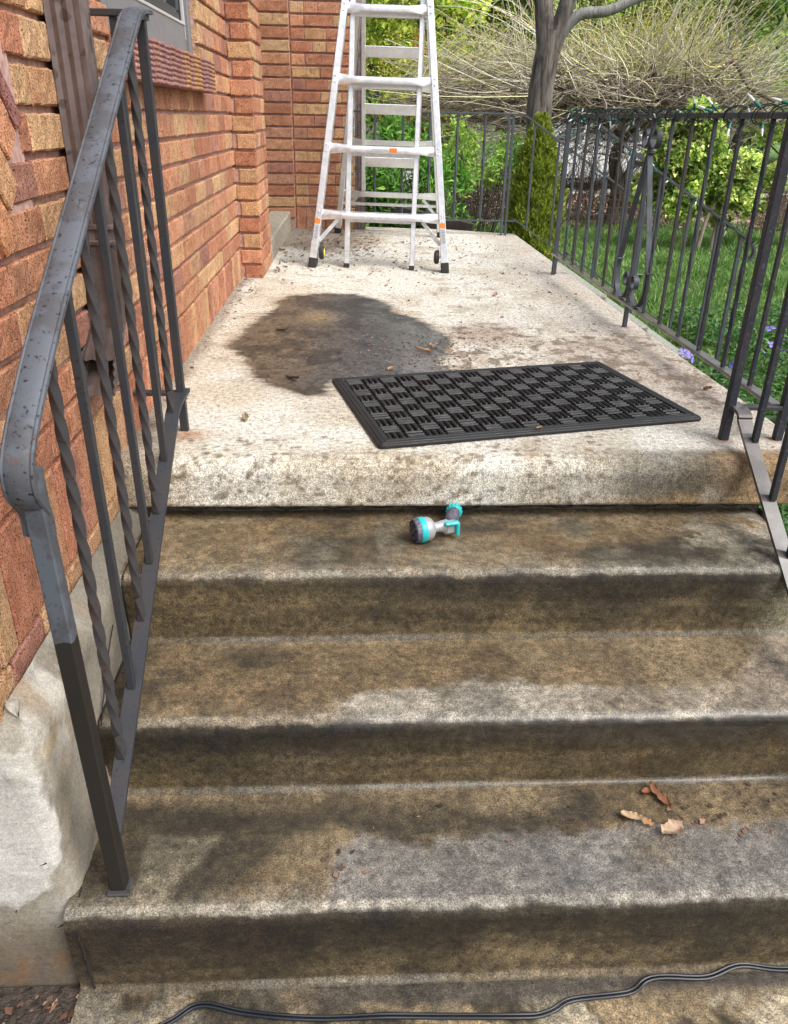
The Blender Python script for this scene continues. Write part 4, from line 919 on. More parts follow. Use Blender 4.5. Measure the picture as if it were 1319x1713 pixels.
# ------------------------------------------------------------------ cord on the path
cp = [(-.50, .79), (-.40, .815), (-0.331, 0.842), (-0.285, 0.872), (-0.21, 0.859), (-0.125, 0.845), (0.0, 0.841), (0.104, 0.84), (0.272, 0.832), (0.337, 0.838), (0.385, 0.859), (0.486, 0.866), (0.538, 0.892), (0.639, 0.891), (0.715, 0.91), (0.801, 0.90), (.92, .905), (1.1, .93), (1.3, .90)]
cs = sm(cp, 6); m = MB(); zz = -.6895
for o_ in (-.0032, .0032):
    q = []
    for i, p in enumerate(cs):
        a = cs[max(i - 1, 0)]; b = cs[min(i + 1, len(cs) - 1)]; dx, dy = b[0] - a[0], b[1] - a[1]; L = math.hypot(dx, dy) + 1e-9
        q.append((p[0] - dy / L * o_, p[1] + dx / L * o_, zz + .0015 * math.sin(i * .7)))
    m.tube(q, .0027, 8)
tag(m.build('extension_cord', m_simple('dark_blue_black_cable', (.010, .013, .020), .42), smooth=True), 'black twin-core cable lying across the path below the bottom step', 'cable')
# ------------------------------------------------------------------ dry leaves and debris
def leafmesh(name, loc, rz, L, Wd, curl, colr, seed, label):
    rs = random.Random(seed); m = MB(); n = 8; vs = []; e = [(rs.uniform(.55, 1.15), rs.uniform(.55, 1.15)) for _ in range(n + 1)]
    for i in range(n + 1):
        t = i / n; wd = Wd * math.sin(PI * min(.97, t * .92 + .05)) ** .7
        for j, sx in enumerate((-1, -.5, 0, .5, 1)):
            k = 1 if abs(sx) < 1 else e[i][0 if sx < 0 else 1]
            vs.append((sx * wd / 2 * k, (t - .5) * L, .002 + curl * (abs(sx) ** 1.6) * Wd * .6 + curl * L * .35 * (t - .45) ** 2 + rs.uniform(0, .0012)))
    fs = [(i * 5 + j, i * 5 + j + 1, (i + 1) * 5 + j + 1, (i + 1) * 5 + j) for i in range(n) for j in range(4)]
    m.add(vs, fs, (*colr, 1)); o = m.build(name, M_DRY); o.location = loc; o.rotation_euler = (rs.uniform(-.15, .15), rs.uniform(-.2, .2), rz)
    return tag(o, label, 'leaf', 'dry leaves fallen on the porch')
z3 = -.495; z2 = -.497
leafmesh('dry_leaf', (.607, 1.140, z3), .35, .064, .024, .4, (.25, .12, .06), 1, 'long curled red-brown dry leaf on the lowest tread, farthest of the group')
leafmesh('dry_leaf', (.532, 1.085, z3), 1.2, .040, .024, .5, (.50, .36, .22), 2, 'torn pale orange dry leaf scrap left of the folded one on the lowest tread')
leafmesh('dry_leaf', (.560, 1.072, z3), .9, .028, .018, .4, (.45, .26, .13), 3, 'small brown leaf scrap touching a pale orange one on the lowest tread')
leafmesh('dry_leaf', (.602, 1.050, z3), 1.9, .050, .042, .45, (.50, .36, .25), 4, 'broad pale beige crumpled leaf on the lowest tread')
leafmesh('dry_leaf', (.652, 1.196, -.43), 1.0, .016, .014, .3, (.42, .17, .09), 5, 'tiny reddish leaf scrap stuck on the riser above the leaves').rotation_euler = (R(80), 0, .4)
leafmesh('dry_leaf', (.585, 1.150, z3), 1.7, .020, .016, .4, (.30, .12, .06), 6, 'small red-brown leaf tip beside the long curled leaf on the lowest tread')
for i, (x, y, L, Wd, c, lb) in enumerate([(.27, 2.74, .045, .020, (.50, .30, .16), 'orange-brown leaf on the edge of the wet patch, near the crumbs'), (.235, 2.68, .06, .02, (.42, .24, .13), 'tan curled leaf pieces in the wet patch just behind the doormat'), (.115, 2.44, .035, .026, (.55, .33, .22), 'pinkish tan folded leaf close behind the left end of the doormat'), (-.19, 2.34, .06, .024, (.12, .07, .045), 'dark brown soaked leaf in the left of the wet patch'), (-.27, 2.95, .05, .024, (.10, .07, .05), 'blackish curled leaf in the upper left of the wet patch'), (-.289, 1.986, .040, .022, (.34, .26, .16), 'small tan crumpled leaf alone on pale concrete left of the doormat'), (1.06, 2.245, .026, .020, (.16, .08, .05), 'dark brown curled leaf near the railing right of the doormat'), (.655, 3.72, .05, .022, (.40, .20, .14), 'reddish leaf alone toward the right side of the dry landing'), (-.43, 4.9, .06, .03, (.42, .22, .14), 'red-brown leaf by the threshold in the brick corner'), (.47, 1.878, .022, .014, (.38, .24, .12), 'tiny tan leaf on the front border of the doormat')]):
    leafmesh('dry_leaf', (x, y, .0015 + ztf(x, y) + (.012 if i == 9 else 0)), i * 1.3, L, Wd, .5, c, 20 + i, lb)
def flakes(name, P, sz, cols, tall=.35, lab=None, mt=None):
    n = len(P); a = rng.uniform(0, 2 * PI, n); s_ = sz; u = np.stack([np.cos(a), np.sin(a), 0 * a], -1); v = np.stack([-np.sin(a), np.cos(a), 0 * a], -1)
    tl = rng.uniform(-tall, tall, (n, 2)); u[:, 2] = tl[:, 0]; v[:, 2] = tl[:, 1]
    ra = rng.uniform(.35, 1, n)[:, None]; s_ = s_[:, None]; P = P + np.array((0, 0, .001)); V = np.concatenate([(P - u * s_)[:, None], (P - v * s_ * ra * .5)[:, None], (P + u * s_)[:, None], (P + v * s_ * ra)[:, None]], 1)
    V[..., 2] += np.maximum(0, P[:, 2][:, None] + .0005 - V[..., 2].min(1)[:, None])
    c = np.repeat(cols, 4, 0); return tag(npmesh(name, V.reshape(-1, 3), np.arange(4 * n).reshape(n, 4), mt or M_DRY, col=np.c_[c, np.ones(len(c))]), lab, None, None, 'stuff')
def crumbs():
    P = []; S_ = []
    def blob(n, cx, cy, sx, sy, s0, s1):
        x = rng.normal(cx, sx, n); y = rng.normal(cy, sy, n); P.append(np.c_[x, y]); S_.append(rng.uniform(s0, s1, n) * 1.25)
    blob(420, .34, 2.72, .11, .20, .001, .006); blob(380, -.1, 2.75, .20, .30, .001, .005); blob(160, .55, 2.85, .12, .12, .001, .005); blob(500, .7, 3.0, .25, .35, .0008, .0035); blob(500, 0, 2.9, .22, .35, .0008, .0035); blob(330, 0.30, 4.7, .4, .5, .003, .011); blob(620, -.15, 5.3, .24, .4, .003, .014); blob(260, .25, 2.62, .10, .14, .001, .006); blob(120, .95, 3.6, .15, .7, .002, .007); blob(200, .55, 5.4, .3, .35, .003, .010); blob(160, -.52, 3.4, .025, .9, .002, .007); blob(90, -.50, 3.9, .03, .35, .003, .010); blob(60, -.40, 4.3, .04, .15, .003, .012); blob(130, .75, 3.9, .25, .5, .003, .010)
    x = rng.uniform(-.5, 1.1, 420); y = rng.uniform(1.75, 5.8, 420); P.append(np.c_[x, y]); S_.append(rng.uniform(.001, .007, 420))
    P = np.concatenate(P); S_ = np.concatenate(S_); k = (P[:, 0] > np.where(P[:, 1] > 4.0, -.42, -.54)) & (P[:, 0] < 1.12) & (P[:, 1] > 1.74) & (P[:, 1] < 5.9)
    mx, my = (P[:, 0] - .4325) * .975 + (P[:, 1] - 2.152) * .223, -(P[:, 0] - .4325) * .223 + (P[:, 1] - 2.152) * .975
    k &= ~((abs(mx) < .46) & (abs(my) < .295)); P, S_ = P[k], S_[k]
    return np.c_[P, zt(P[:, 0], P[:, 1])], S_
P_, S_ = crumbs(); pal = np.array([(.09, .05, .03), (.16, .08, .05), (.25, .13, .09), (.05, .04, .03), (.34, .20, .14), (.11, .08, .05)])
flakes('leaf_crumbs', P_, S_, pal[rng.integers(0, 6, len(P_))])
n = 260; x = rng.uniform(-.45, 1.0, n); k = rng.integers(0, 3, n); yb = np.array([1.47, 1.20, .93])[k]; y = yb + rng.uniform(0, 1, n) ** .5 * .24; P_ = np.c_[x, y, np.array([-.1515, -.3215, -.4995])[k]]
flakes('grit', P_, rng.uniform(.0008, .0035, n), pal[rng.integers(0, 6, n)])
P_ = np.concatenate([rng.normal(size=(34, 2)) * (.07, .03) + (.72, 1.08), rng.normal(size=(10, 2)) * (.02, .015) + (.795, 1.155), rng.normal(size=(10, 2)) * (.02, .02) + (-.04, .985), rng.normal(size=(12, 2)) * (.15, .03) + (.3, 1.12)]); flakes('leaf_scraps', np.c_[P_, np.full(len(P_), -.4985)], rng.uniform(.002, .0085, len(P_)), pal[rng.integers(0, 6, len(P_))])
x = rng.uniform(-.62, -.50, 60); y = rng.uniform(.78, .90, 60); flakes('wet_leaf_litter', np.c_[x, y, -.697 + 0 * x], rng.uniform(.003, .012, 60), pal[rng.integers(0, 6, 60)] * 1.0)
mb = MB(); mb.box((-1.17, .2, -.734), (1.335, 1.45, .06)); tag(mb.build('soil_bed', m_simple('wet_dark_soil', (.035, .026, .02), .5, nz=(60, .4, 2.2), bump=(1, .01))), kind='structure')

# ------------------------------------------------------------------ vegetation
GZ = -.745
def orient(n, flat=0.0):
    """random leaf frames; flat>0 biases the face upwards"""
    d = rng.normal(size=(n, 3)); d /= np.linalg.norm(d, axis=1)[:, None]
    nn = rng.normal(size=(n, 3)); nn[:, 2] = np.abs(nn[:, 2]) + flat; nn /= np.linalg.norm(nn, axis=1)[:, None]
    d = d - nn * (d * nn).sum(1)[:, None]; d /= np.linalg.norm(d, axis=1)[:, None] + 1e-9
    return d, np.cross(nn, d), nn
def leaves(P, L, Wd, cols, d=None, s=None, nn=None, fold=.25, flat=.6):
    """folded pointed leaves, two quads each -> V, F, C"""
    n = len(P)
    if d is None: d, s, nn = orient(n, flat)
    L = np.broadcast_to(np.asarray(L, float), (n,))[:, None]; Wd = np.broadcast_to(np.asarray(Wd, float), (n,))[:, None]
    A = P; T = P + d * L - nn * L * .15; M1 = P + d * L * .45 + s * Wd / 2 + nn * Wd * fold; M2 = P + d * L * .45 - s * Wd / 2 + nn * Wd * fold; MM = P + d * L * .5
    V = np.stack([A, M1, T, MM, M2], 1).reshape(-1, 3); b = np.arange(n)[:, None] * 5
    F = np.concatenate([b + np.array([[0, 1, 2, 3]]), b + np.array([[0, 3, 2, 4]])], 0)
    C = np.repeat(np.c_[cols, np.ones(n)], 5, 0)
    return V, F, C
def strands(P0, P1, P2, r0, r1, K=6, cols=None):
    n = len(P0); t = np.linspace(0, 1, K)[None, :, None]
    C = (1 - t) ** 2 * P0[:, None] + 2 * t * (1 - t) * P1[:, None] + t ** 2 * P2[:, None]
    T = np.gradient(C, axis=1); T /= np.linalg.norm(T, axis=2)[..., None] + 1e-9
    a = np.cross(T, np.array((.3, .5, .81))); a /= np.linalg.norm(a, axis=2)[..., None] + 1e-9; b = np.cross(T, a)
    rr = (np.asarray(r0).reshape(-1, 1) * (1 - t[0, :, 0]) + np.asarray(r1).reshape(-1, 1) * t[0, :, 0])[..., None]
    V = np.stack([C + rr * (a * math.cos(q) + b * math.sin(q)) for q in (0, 2.094, 4.189)], 2).reshape(-1, 3)
    base = (np.arange(n)[:, None, None, None] * K + np.arange(K - 1)[None, :, None, None]) * 3; k = np.arange(3)[None, None, :, None]
    k2 = (k + 1) % 3; F = np.concatenate([base + k, base + k2, base + 3 + k2, base + 3 + k], 3).reshape(-1, 4)
    return V, F, np.repeat(np.c_[cols, np.ones(n)], K * 3, 0)
def merge(L):
    V = []; F = []; C = []; o = 0
    for v, f, c in L: V.append(v); F.append(f + o); C.append(c); o += len(v)
    return np.concatenate(V), np.concatenate(F), np.concatenate(C)
def pcol(n, pal, jit=.18, w_=None):
    pal = np.array(pal); c = pal[rng.choice(len(pal), n, p=w_)]; return np.clip(c * (1 + rng.uniform(-jit, jit, (n, 1))), .004, .9)
def clumps(n, cen, rad, nc, cr, shell=.55):
    """points in leafy clumps filling an ellipsoid"""
    d = rng.normal(size=(nc, 3)); d /= np.linalg.norm(d, axis=1)[:, None]; q = d * (rng.uniform(shell ** 3, 1, nc) ** (1 / 3))[:, None]
    cc = np.array(cen) + q * np.array(rad); k = rng.integers(0, nc, n); e = rng.normal(size=(n, 3)); e /= np.linalg.norm(e, axis=1)[:, None]
    return cc[k] + e * (rng.uniform(.2, 1, n) ** .5)[:, None] * cr * rng.uniform(.7, 1.3, nc)[k][:, None], k, cc
def stems(base, targets, r0, r1, col, bend=.2, K=7):
    n = len(targets); P0 = np.repeat(np.array([base]), n, 0) + rng.normal(size=(n, 3)) * (.04, .04, 0); P2 = targets
    P1 = (P0 + P2) / 2 + rng.normal(size=(n, 3)) * bend; P1[:, 2] = P0[:, 2] * .35 + P2[:, 2] * .65
    return strands(P0, P1, P2, np.full(n, r0), np.full(n, r1), K, pcol(n, [col]))
def plant(name, lab, cat, base, fol, st=None, mat_st=None, group=None, mf=None):
    o = tag(empty(name, base), lab, cat, group)
    f = npmesh('foliage', *fol[:2], mf or M_LEAF, col=fol[2]); at(f, o)
    if st is not None: s_ = npmesh('stems', *st[:2], M_TWIG, col=st[2], smooth=True); at(s_, o)
    return o
def trunk(m, pts, rad, seg=14): m.tube([tuple(p) for p in pts], rad, seg)

# lawn: turf sheet blades
def grass():
    n = 90000; y = 4.6 + 8.2 * rng.uniform(0, 1, n) ** 1.15; x = 1.2 + (y * .62 + .8 - 1.2) * rng.uniform(0, 1, n) ** .9
    k = ~((x < 2.0) & (y > 4.6) & (y < 5.85)) & (y > 5.2 + .5 * vn(x * 2, y * 2, 5)); x, y = x[k], y[k]; n = len(x)
    h = rng.uniform(.035, .085, n) * (.6 + 1.0 * fbm(x * 2.2, y * 2.2, 61)) * (1 + 1.3 * ss(.68, .85, vn(x * 4, y * 4, 62))); a = rng.uniform(0, 2 * PI, n); w_ = rng.uniform(.003, .006, n) * (1 + y * .06)
    B = np.c_[x, y, GZ + .01 + 0 * x]; u = np.c_[np.cos(a), np.sin(a), 0 * a] * w_[:, None]; le = rng.normal(size=(n, 2)) * h[:, None] * .45; T = B + np.c_[le, h]
    M_ = (B + T) / 2 + np.c_[0 * x, 0 * x, h * .12]; V = np.stack([B - u, B + u, M_ + u * .8, T, M_ - u * .8], 1); b = np.arange(n)[:, None] * 5
    F = np.concatenate([b + np.array([[0, 1, 2, 4]]), b + np.array([[4, 2, 3, 3]])], 0)
    c = pcol(n, [(.085, .165, .040), (.115, .205, .055), (.145, .225, .07), (.065, .13, .035), (.24, .25, .12)], .2, [.3, .3, .2, .15, .05]) * (1.45 + .7 * fbm(x * 1.3, y * 1.3, 63))[:, None]
    F2 = F[n:, :3]; me_V = V.reshape(-1, 3)
    o = npmesh('lawn_grass', me_V, np.concatenate([np.c_[F[:n, :3]], F[:n][:, [0, 2, 3]], F2]), M_LEAF, col=np.repeat(np.c_[c, np.ones(n)], 5, 0)); return tag(o, None, None, None, 'stuff')
grass()
# turf under the blades
X, Y = np.meshgrid(np.linspace(1.15, 10, 60), np.linspace(4.5, 12.4, 60)); npmesh('lawn', np.stack([X, Y, GZ + .004 + .02 * fbm(X, Y, 64)], -1).reshape(-1, 3), grid(60, 60), m_simple('turf', (.10, .19, .04), .95, nz=(9, .5, 1.6), bump=(.8, .02)), smooth=True)['kind'] = 'structure'
# periwinkle bed
def vinca():
    n = 15000; y = 1.15 + 5.3 * rng.uniform(0, 1, n) ** .85; x = 1.16 + (.25 + y * .5) * rng.uniform(0, 1, n)
    k = ~((x < 2.3) & (y > 4.55)) & (y < 5.5 + .6 * vn(x * 2, y * 0, 8) + .3); x, y = x[k], y[k]; n = len(x)
    hh = .16 + .20 * fbm(x * 2.6, y * 2.6, 71) + .08 * (x < 1.5); z = GZ + hh * rng.uniform(.15, 1, n) ** .5; P = np.c_[x, y, z]
    d, s, nn = orient(n, 1.3); L = rng.uniform(.035, .062, n); c = pcol(n, [(.05, .14, .035), (.07, .19, .04), (.11, .26, .055), (.17, .32, .08), (.035, .10, .035), (.22, .30, .10)], .2, [.24, .26, .22, .1, .12, .06])
    l1 = leaves(P, L, L * .46, c, d, s, nn, fold=.18); l2 = leaves(P, L * .95, L * .44, c * .95, -d, -s, nn, fold=.18)
    m = 1800; i = rng.integers(0, n, m); Bs = P[i] * 1; Bs[:, 2] = GZ; st = strands(Bs, (Bs + P[i]) / 2 + rng.normal(size=(m, 3)) * .03, P[i], np.full(m, .0016), np.full(m, .001), 4, pcol(m, [(.12, .16, .05)]))
    V, F, C = merge([l1, l2, st]); return tag(npmesh('periwinkle_leaves', V, F, M_LEAF, col=C), None, None, None, 'stuff')
vinca()
M_PUR = m_simple('purple_petal', (.23, .16, .62), .6, nz=(90, .8, 1.3))
fl0 = None
for i, (x, y, z) in enumerate([(1.79, 4.15, -.40), (1.81, 4.10, -.41), (2.24, 4.73, -.40), (2.35, 4.67, -.40), (1.96, 3.93, -.40), (2.54, 4.72, -.40), (2.34, 4.28, -.39), (2.24, 4.16, -.40), (2.32, 4.13, -.38), (2.69, 5.5, -.42), (2.45, 4.40, -.40)]):
    if fl0 is None:
        m = MB()
        for k in range(5):
            a = k * 2 * PI / 5; ca, sa = math.cos(a), math.sin(a); q = [(0.003, 0, 0), (.010, -.004, .002), (.022, -.011, .001), (.024, .004, -.002), (.012, .007, .002)]
            m.add([(px * ca - py * sa, px * sa + py * ca, pz) for px, py, pz in q], [(0, 1, 2, 3, 4)])
        fl0 = m.build('periwinkle_flower', M_PUR); o = fl0
    else: o = fl0.copy(); COL.objects.link(o)
    o.location = (x, y, z); o.rotation_euler = (R(35 + 20 * math.sin(i * 2.1)), R(15 * math.cos(i * 3)), i * 1.1); sc_ = 1.35 + .25 * math.sin(i * 1.7); o.scale = (sc_,) * 3
    tag(o, 'purple five-petalled flower among the green leaves beyond the landing railing', 'flower', 'purple periwinkle flowers')
# laurel behind the ladder
def shrub(name, lab, cen, rad, n, L, Wd, pal, nc=60, cr=.14, flat=.3, base=None, stemcol=(.08, .06, .045), shell=.5, cat='shrub', inner=None, upd=0.0, wts=None, sr=.010):
    P, k, cc = clumps(n, cen, rad, nc, cr, shell); cb = base or (cen[0], cen[1], GZ)
    tone = (.85 + .8 * rng.uniform(0, 1, nc))[k]; c = pcol(n, pal, .18, wts) * tone[:, None]
    d, s, nn = orient(n, flat)
    if upd: d[:, 2] += upd; d /= np.linalg.norm(d, axis=1)[:, None]; s = np.cross(nn, d); s /= np.linalg.norm(s, axis=1)[:, None] + 1e-9
    Ls = rng.uniform(.7, 1.25, n) * L; fo = leaves(P, Ls, Ls * Wd / L, c, d, s, nn)
    fo = (fo[0], fo[1], fo[2]); st = stems(cb, cc, sr, sr * .3, stemcol, .10)
    k = fo[0][:, 2] < GZ; fo[0][k, 2] = GZ
    return plant(name, lab, cat, cb, fo, st)
GL = [(.07, .20, .025), (.10, .27, .03), (.15, .36, .045), (.045, .13, .02), (.25, .44, .08)]
shrub('laurel_shrub', 'bright green glossy-leaved shrub behind the ladder and the far railing', (.42, 7.0, .05), (.56, .36, .62), 6500, .085, .024, GL, 90, .13, .3, upd=.5)
shrub('laurel_shrub', 'dark green low shrub filling the ground behind the ladder feet', (.25, 6.75, -.35), (.60, .30, .34), 1800, .08, .03, [(.03, .09, .02), (.045, .12, .02)], 30, .12)
shrub('yellow_green_shrub', 'light yellow-green loose shrub just left of the cypress behind the far railing', (1.28, 8.6, .33), (.52, .35, .24), 2600, .05, .022, [(.20, .36, .06), (.30, .46, .09), (.42, .52, .12), (.12, .26, .05)], 46, .11, .4, sr=.006)
shrub('yellow_green_shrub', 'small yellow-green sprig shrub against the right side of the glossy shrub', (.93, 7.4, .42), (.13, .15, .30), 700, .05, .02, [(.25, .40, .06), (.34, .48, .09)], 16, .08, .4, sr=.005)
# dead brown brush between
def brush(name, lab, cen, rad, n, pal, L=.5, r0=.004, cat='shrub', base=None, up=.6):
    P0 = np.array(cen) + rng.uniform(-1, 1, (n, 3)) * rad; d = rng.normal(size=(n, 3)); d[:, 2] = np.abs(d[:, 2]) * up; d /= np.linalg.norm(d, axis=1)[:, None]
    ln = rng.uniform(.4, 1, (n, 1)) * L; P2 = P0 + d * ln; P1 = (P0 + P2) / 2 + rng.normal(size=(n, 3)) * ln * .2
    V, F, C = strands(P0, P1, P2, np.full(n, r0), np.full(n, r0 * .4), 5, pcol(n, pal, .3)); o = npmesh(name, V, F, M_TWIG, col=C, smooth=True); return tag(o, lab, cat)
brush('bare_shrub', 'tangled grey-brown bare shrub between the glossy shrub and the cypress', (1.45, 9.6, -.05), (.55, .4, .28), 1100, [(.16, .13, .11), (.24, .20, .17), (.10, .08, .065)], .35, .005)
brush('bare_shrub', 'reddish-brown bare shrub with thin upright stems below the contorted branches', (4.0, 12.9, -.35), (1.2, .5, .3), 900, [(.20, .11, .09), (.13, .08, .06), (.26, .17, .13)], .6, .006, up=2.5)
brush('bare_shrub', 'pale brown bare brush at the right edge beside the ivy-leaved bush', (5.6, 10.6, -.25), (.4, .4, .3), 500, [(.34, .25, .20), (.22, .16, .13)], .5, .005, up=2.0)
# leaf litter ground beyond the lawn
n = 16000; y = 6.6 + 10.8 * rng.uniform(0, 1, n) ** .8; x = .2 + (y * .66 - .2) * rng.uniform(0, 1, n); k = (y > 12.25) | (x < 1.0 + .06 * y); x, y = x[k], y[k]; n = len(x)
fl_ = flakes('fallen_leaf_litter', np.c_[x, y, GZ + .02 + .05 * vn(x * 3, y * 3, 9)], rng.uniform(.03, .085, n), pcol(n, [(.60, .44, .36), (.46, .30, .23), (.30, .18, .13), (.68, .56, .48), (.20, .14, .10), (.14, .18, .08)], .25), .6)
X, Y = np.meshgrid(np.linspace(-3, 13, 40), np.linspace(12.3, 17.2, 30)); npmesh('leafy_ground', np.stack([X, Y, GZ + .006 + .04 * fbm(X * 2, Y * 2, 66)], -1).reshape(-1, 3), grid(40, 30), m_simple('dead_leaf_ground', (.42, .33, .27), .95, nz=(8, .5, 1.5), bump=(.8, .03)), smooth=True)['kind'] = 'structure'
# iris tuft
n = 90; a = rng.uniform(0, 2 * PI, n); b0 = np.c_[1.02 + .12 * rng.normal(size=n), 7.0 + .1 * rng.normal(size=n), np.full(n, GZ)]; h = rng.uniform(.4, .66, n); le = rng.uniform(.05, .22, n)
V, F, C = strands(b0, b0 + np.c_[0 * a, 0 * a, h * .8], b0 + np.c_[np.cos(a) * le, np.sin(a) * le, h], np.full(n, .012), np.full(n, .002), 6, pcol(n, [(.07, .19, .05), (.11, .26, .07)])); V[:, 1] += 0
tag(npmesh('iris_clump', V, F, M_LEAF, col=C), 'tuft of green strap-like leaves just beyond the far porch edge', 'plant')
mb = MB(); mb.bar((.30, 6.62, .055), (.905, 6.32, -.045), .05, .10, up=(0, 0, 1)); mb.bar((.72, 6.45, -.80), (.72, 6.45, -.03), .05, .05, up=(0, 1, 0)); tag(mb.build('wooden_board', m_simple('dark_wet_board', (.06, .05, .045), .7, nz=(20, .6, 1.4))), 'dark weathered board slanting down behind the ladder at the far porch edge', 'board')
# arborvitae
def cypress():
    n = 24000; z = rng.uniform(GZ, .74, n); t = (z - GZ) / (.76 - GZ); Rr = .212 * np.minimum(1, (1 - t) * 2.5 + .01) ** .72 * (.82 + .18 * np.minimum(1, t * 5))
    a = rng.uniform(0, 2 * PI, n); rr = Rr * rng.uniform(.35, 1, n) ** .4 * (.76 + .50 * vn(a * 3.5 + z * 2, z * 11, 81)); P = np.c_[1.505 + rr * np.cos(a) + .03 * (.7 - z) * 0, 7.0 + rr * np.sin(a), z]
    d = np.c_[np.cos(a) * .5, np.sin(a) * .5, np.ones(n)] + rng.normal(size=(n, 3)) * .35; d /= np.linalg.norm(d, axis=1)[:, None]; nn = rng.normal(size=(n, 3)); nn -= d * (nn * d).sum(1)[:, None]; nn /= np.linalg.norm(nn, axis=1)[:, None]; s = np.cross(nn, d)
    c = pcol(n, [(.28, .36, .04), (.38, .45, .06), (.17, .25, .035), (.50, .54, .10), (.08, .13, .025)], .15, [.3, .25, .22, .1, .13]); L = rng.uniform(.022, .052, n)
    fo = leaves(P, L, L * .38, c, d, s, nn, .1); o = plant('cypress_tree', 'small columnar yellow-green cypress behind the far corner of the railings', 'tree', (1.505, 7.0, GZ), fo)
    m = MB(); trunk(m, [(1.505, 7.0, GZ - .02), (1.505, 7.0, .4)], .022, 8); at(m.build('trunk', M_BARK), o)
cypress()
# street tree with forked trunk
TR_ = tag(empty('street_tree', (1.98, 8.4, GZ)), 'grey furrowed tree trunk that forks, one bare smooth limb reaching right', 'tree')
def tr(m):
    trunk(m, sm([(1.99, 8.4, GZ - .03), (1.93, 8.4, -.3), (1.835, 8.4, .35), (1.775, 8.4, .75), (1.79, 8.4, 1.15), (1.84, 8.4, 1.45)], 4), [.135 - .0012 * i if i > 2 else .16 for i in range(21)], 18)
    trunk(m, sm([(1.80, 8.4, 1.25), (1.75, 8.4, 1.55), (1.70, 8.42, 1.9), (1.66, 8.45, 2.5)], 4), [.095 - .002 * i for i in range(13)], 14)
    trunk(m, sm([(1.84, 8.38, 1.30), (1.93, 8.38, 1.62), (2.00, 8.4, 2.0), (2.05, 8.4, 2.6)], 4), [.085 - .002 * i for i in range(13)], 14)
m = MB(); tr(m); tk = at(m.build('trunk', M_BARK, smooth=True), TR_)
m = MB(); trunk(m, sm([(1.86, 8.38, 1.36), (2.04, 8.34, 1.57), (2.30, 8.3, 1.61), (2.58, 8.3, 1.72), (2.85, 8.3, 1.80), (3.3, 8.3, 1.88)], 5), [.068, .062, .056, .052, .050] + [.049 - .0008 * i for i in range(21)], 12); at(m.build('branch', m_bark('smooth_grey_bark', (.17, .165, .155), (.32, .31, .30)), smooth=True), TR_)
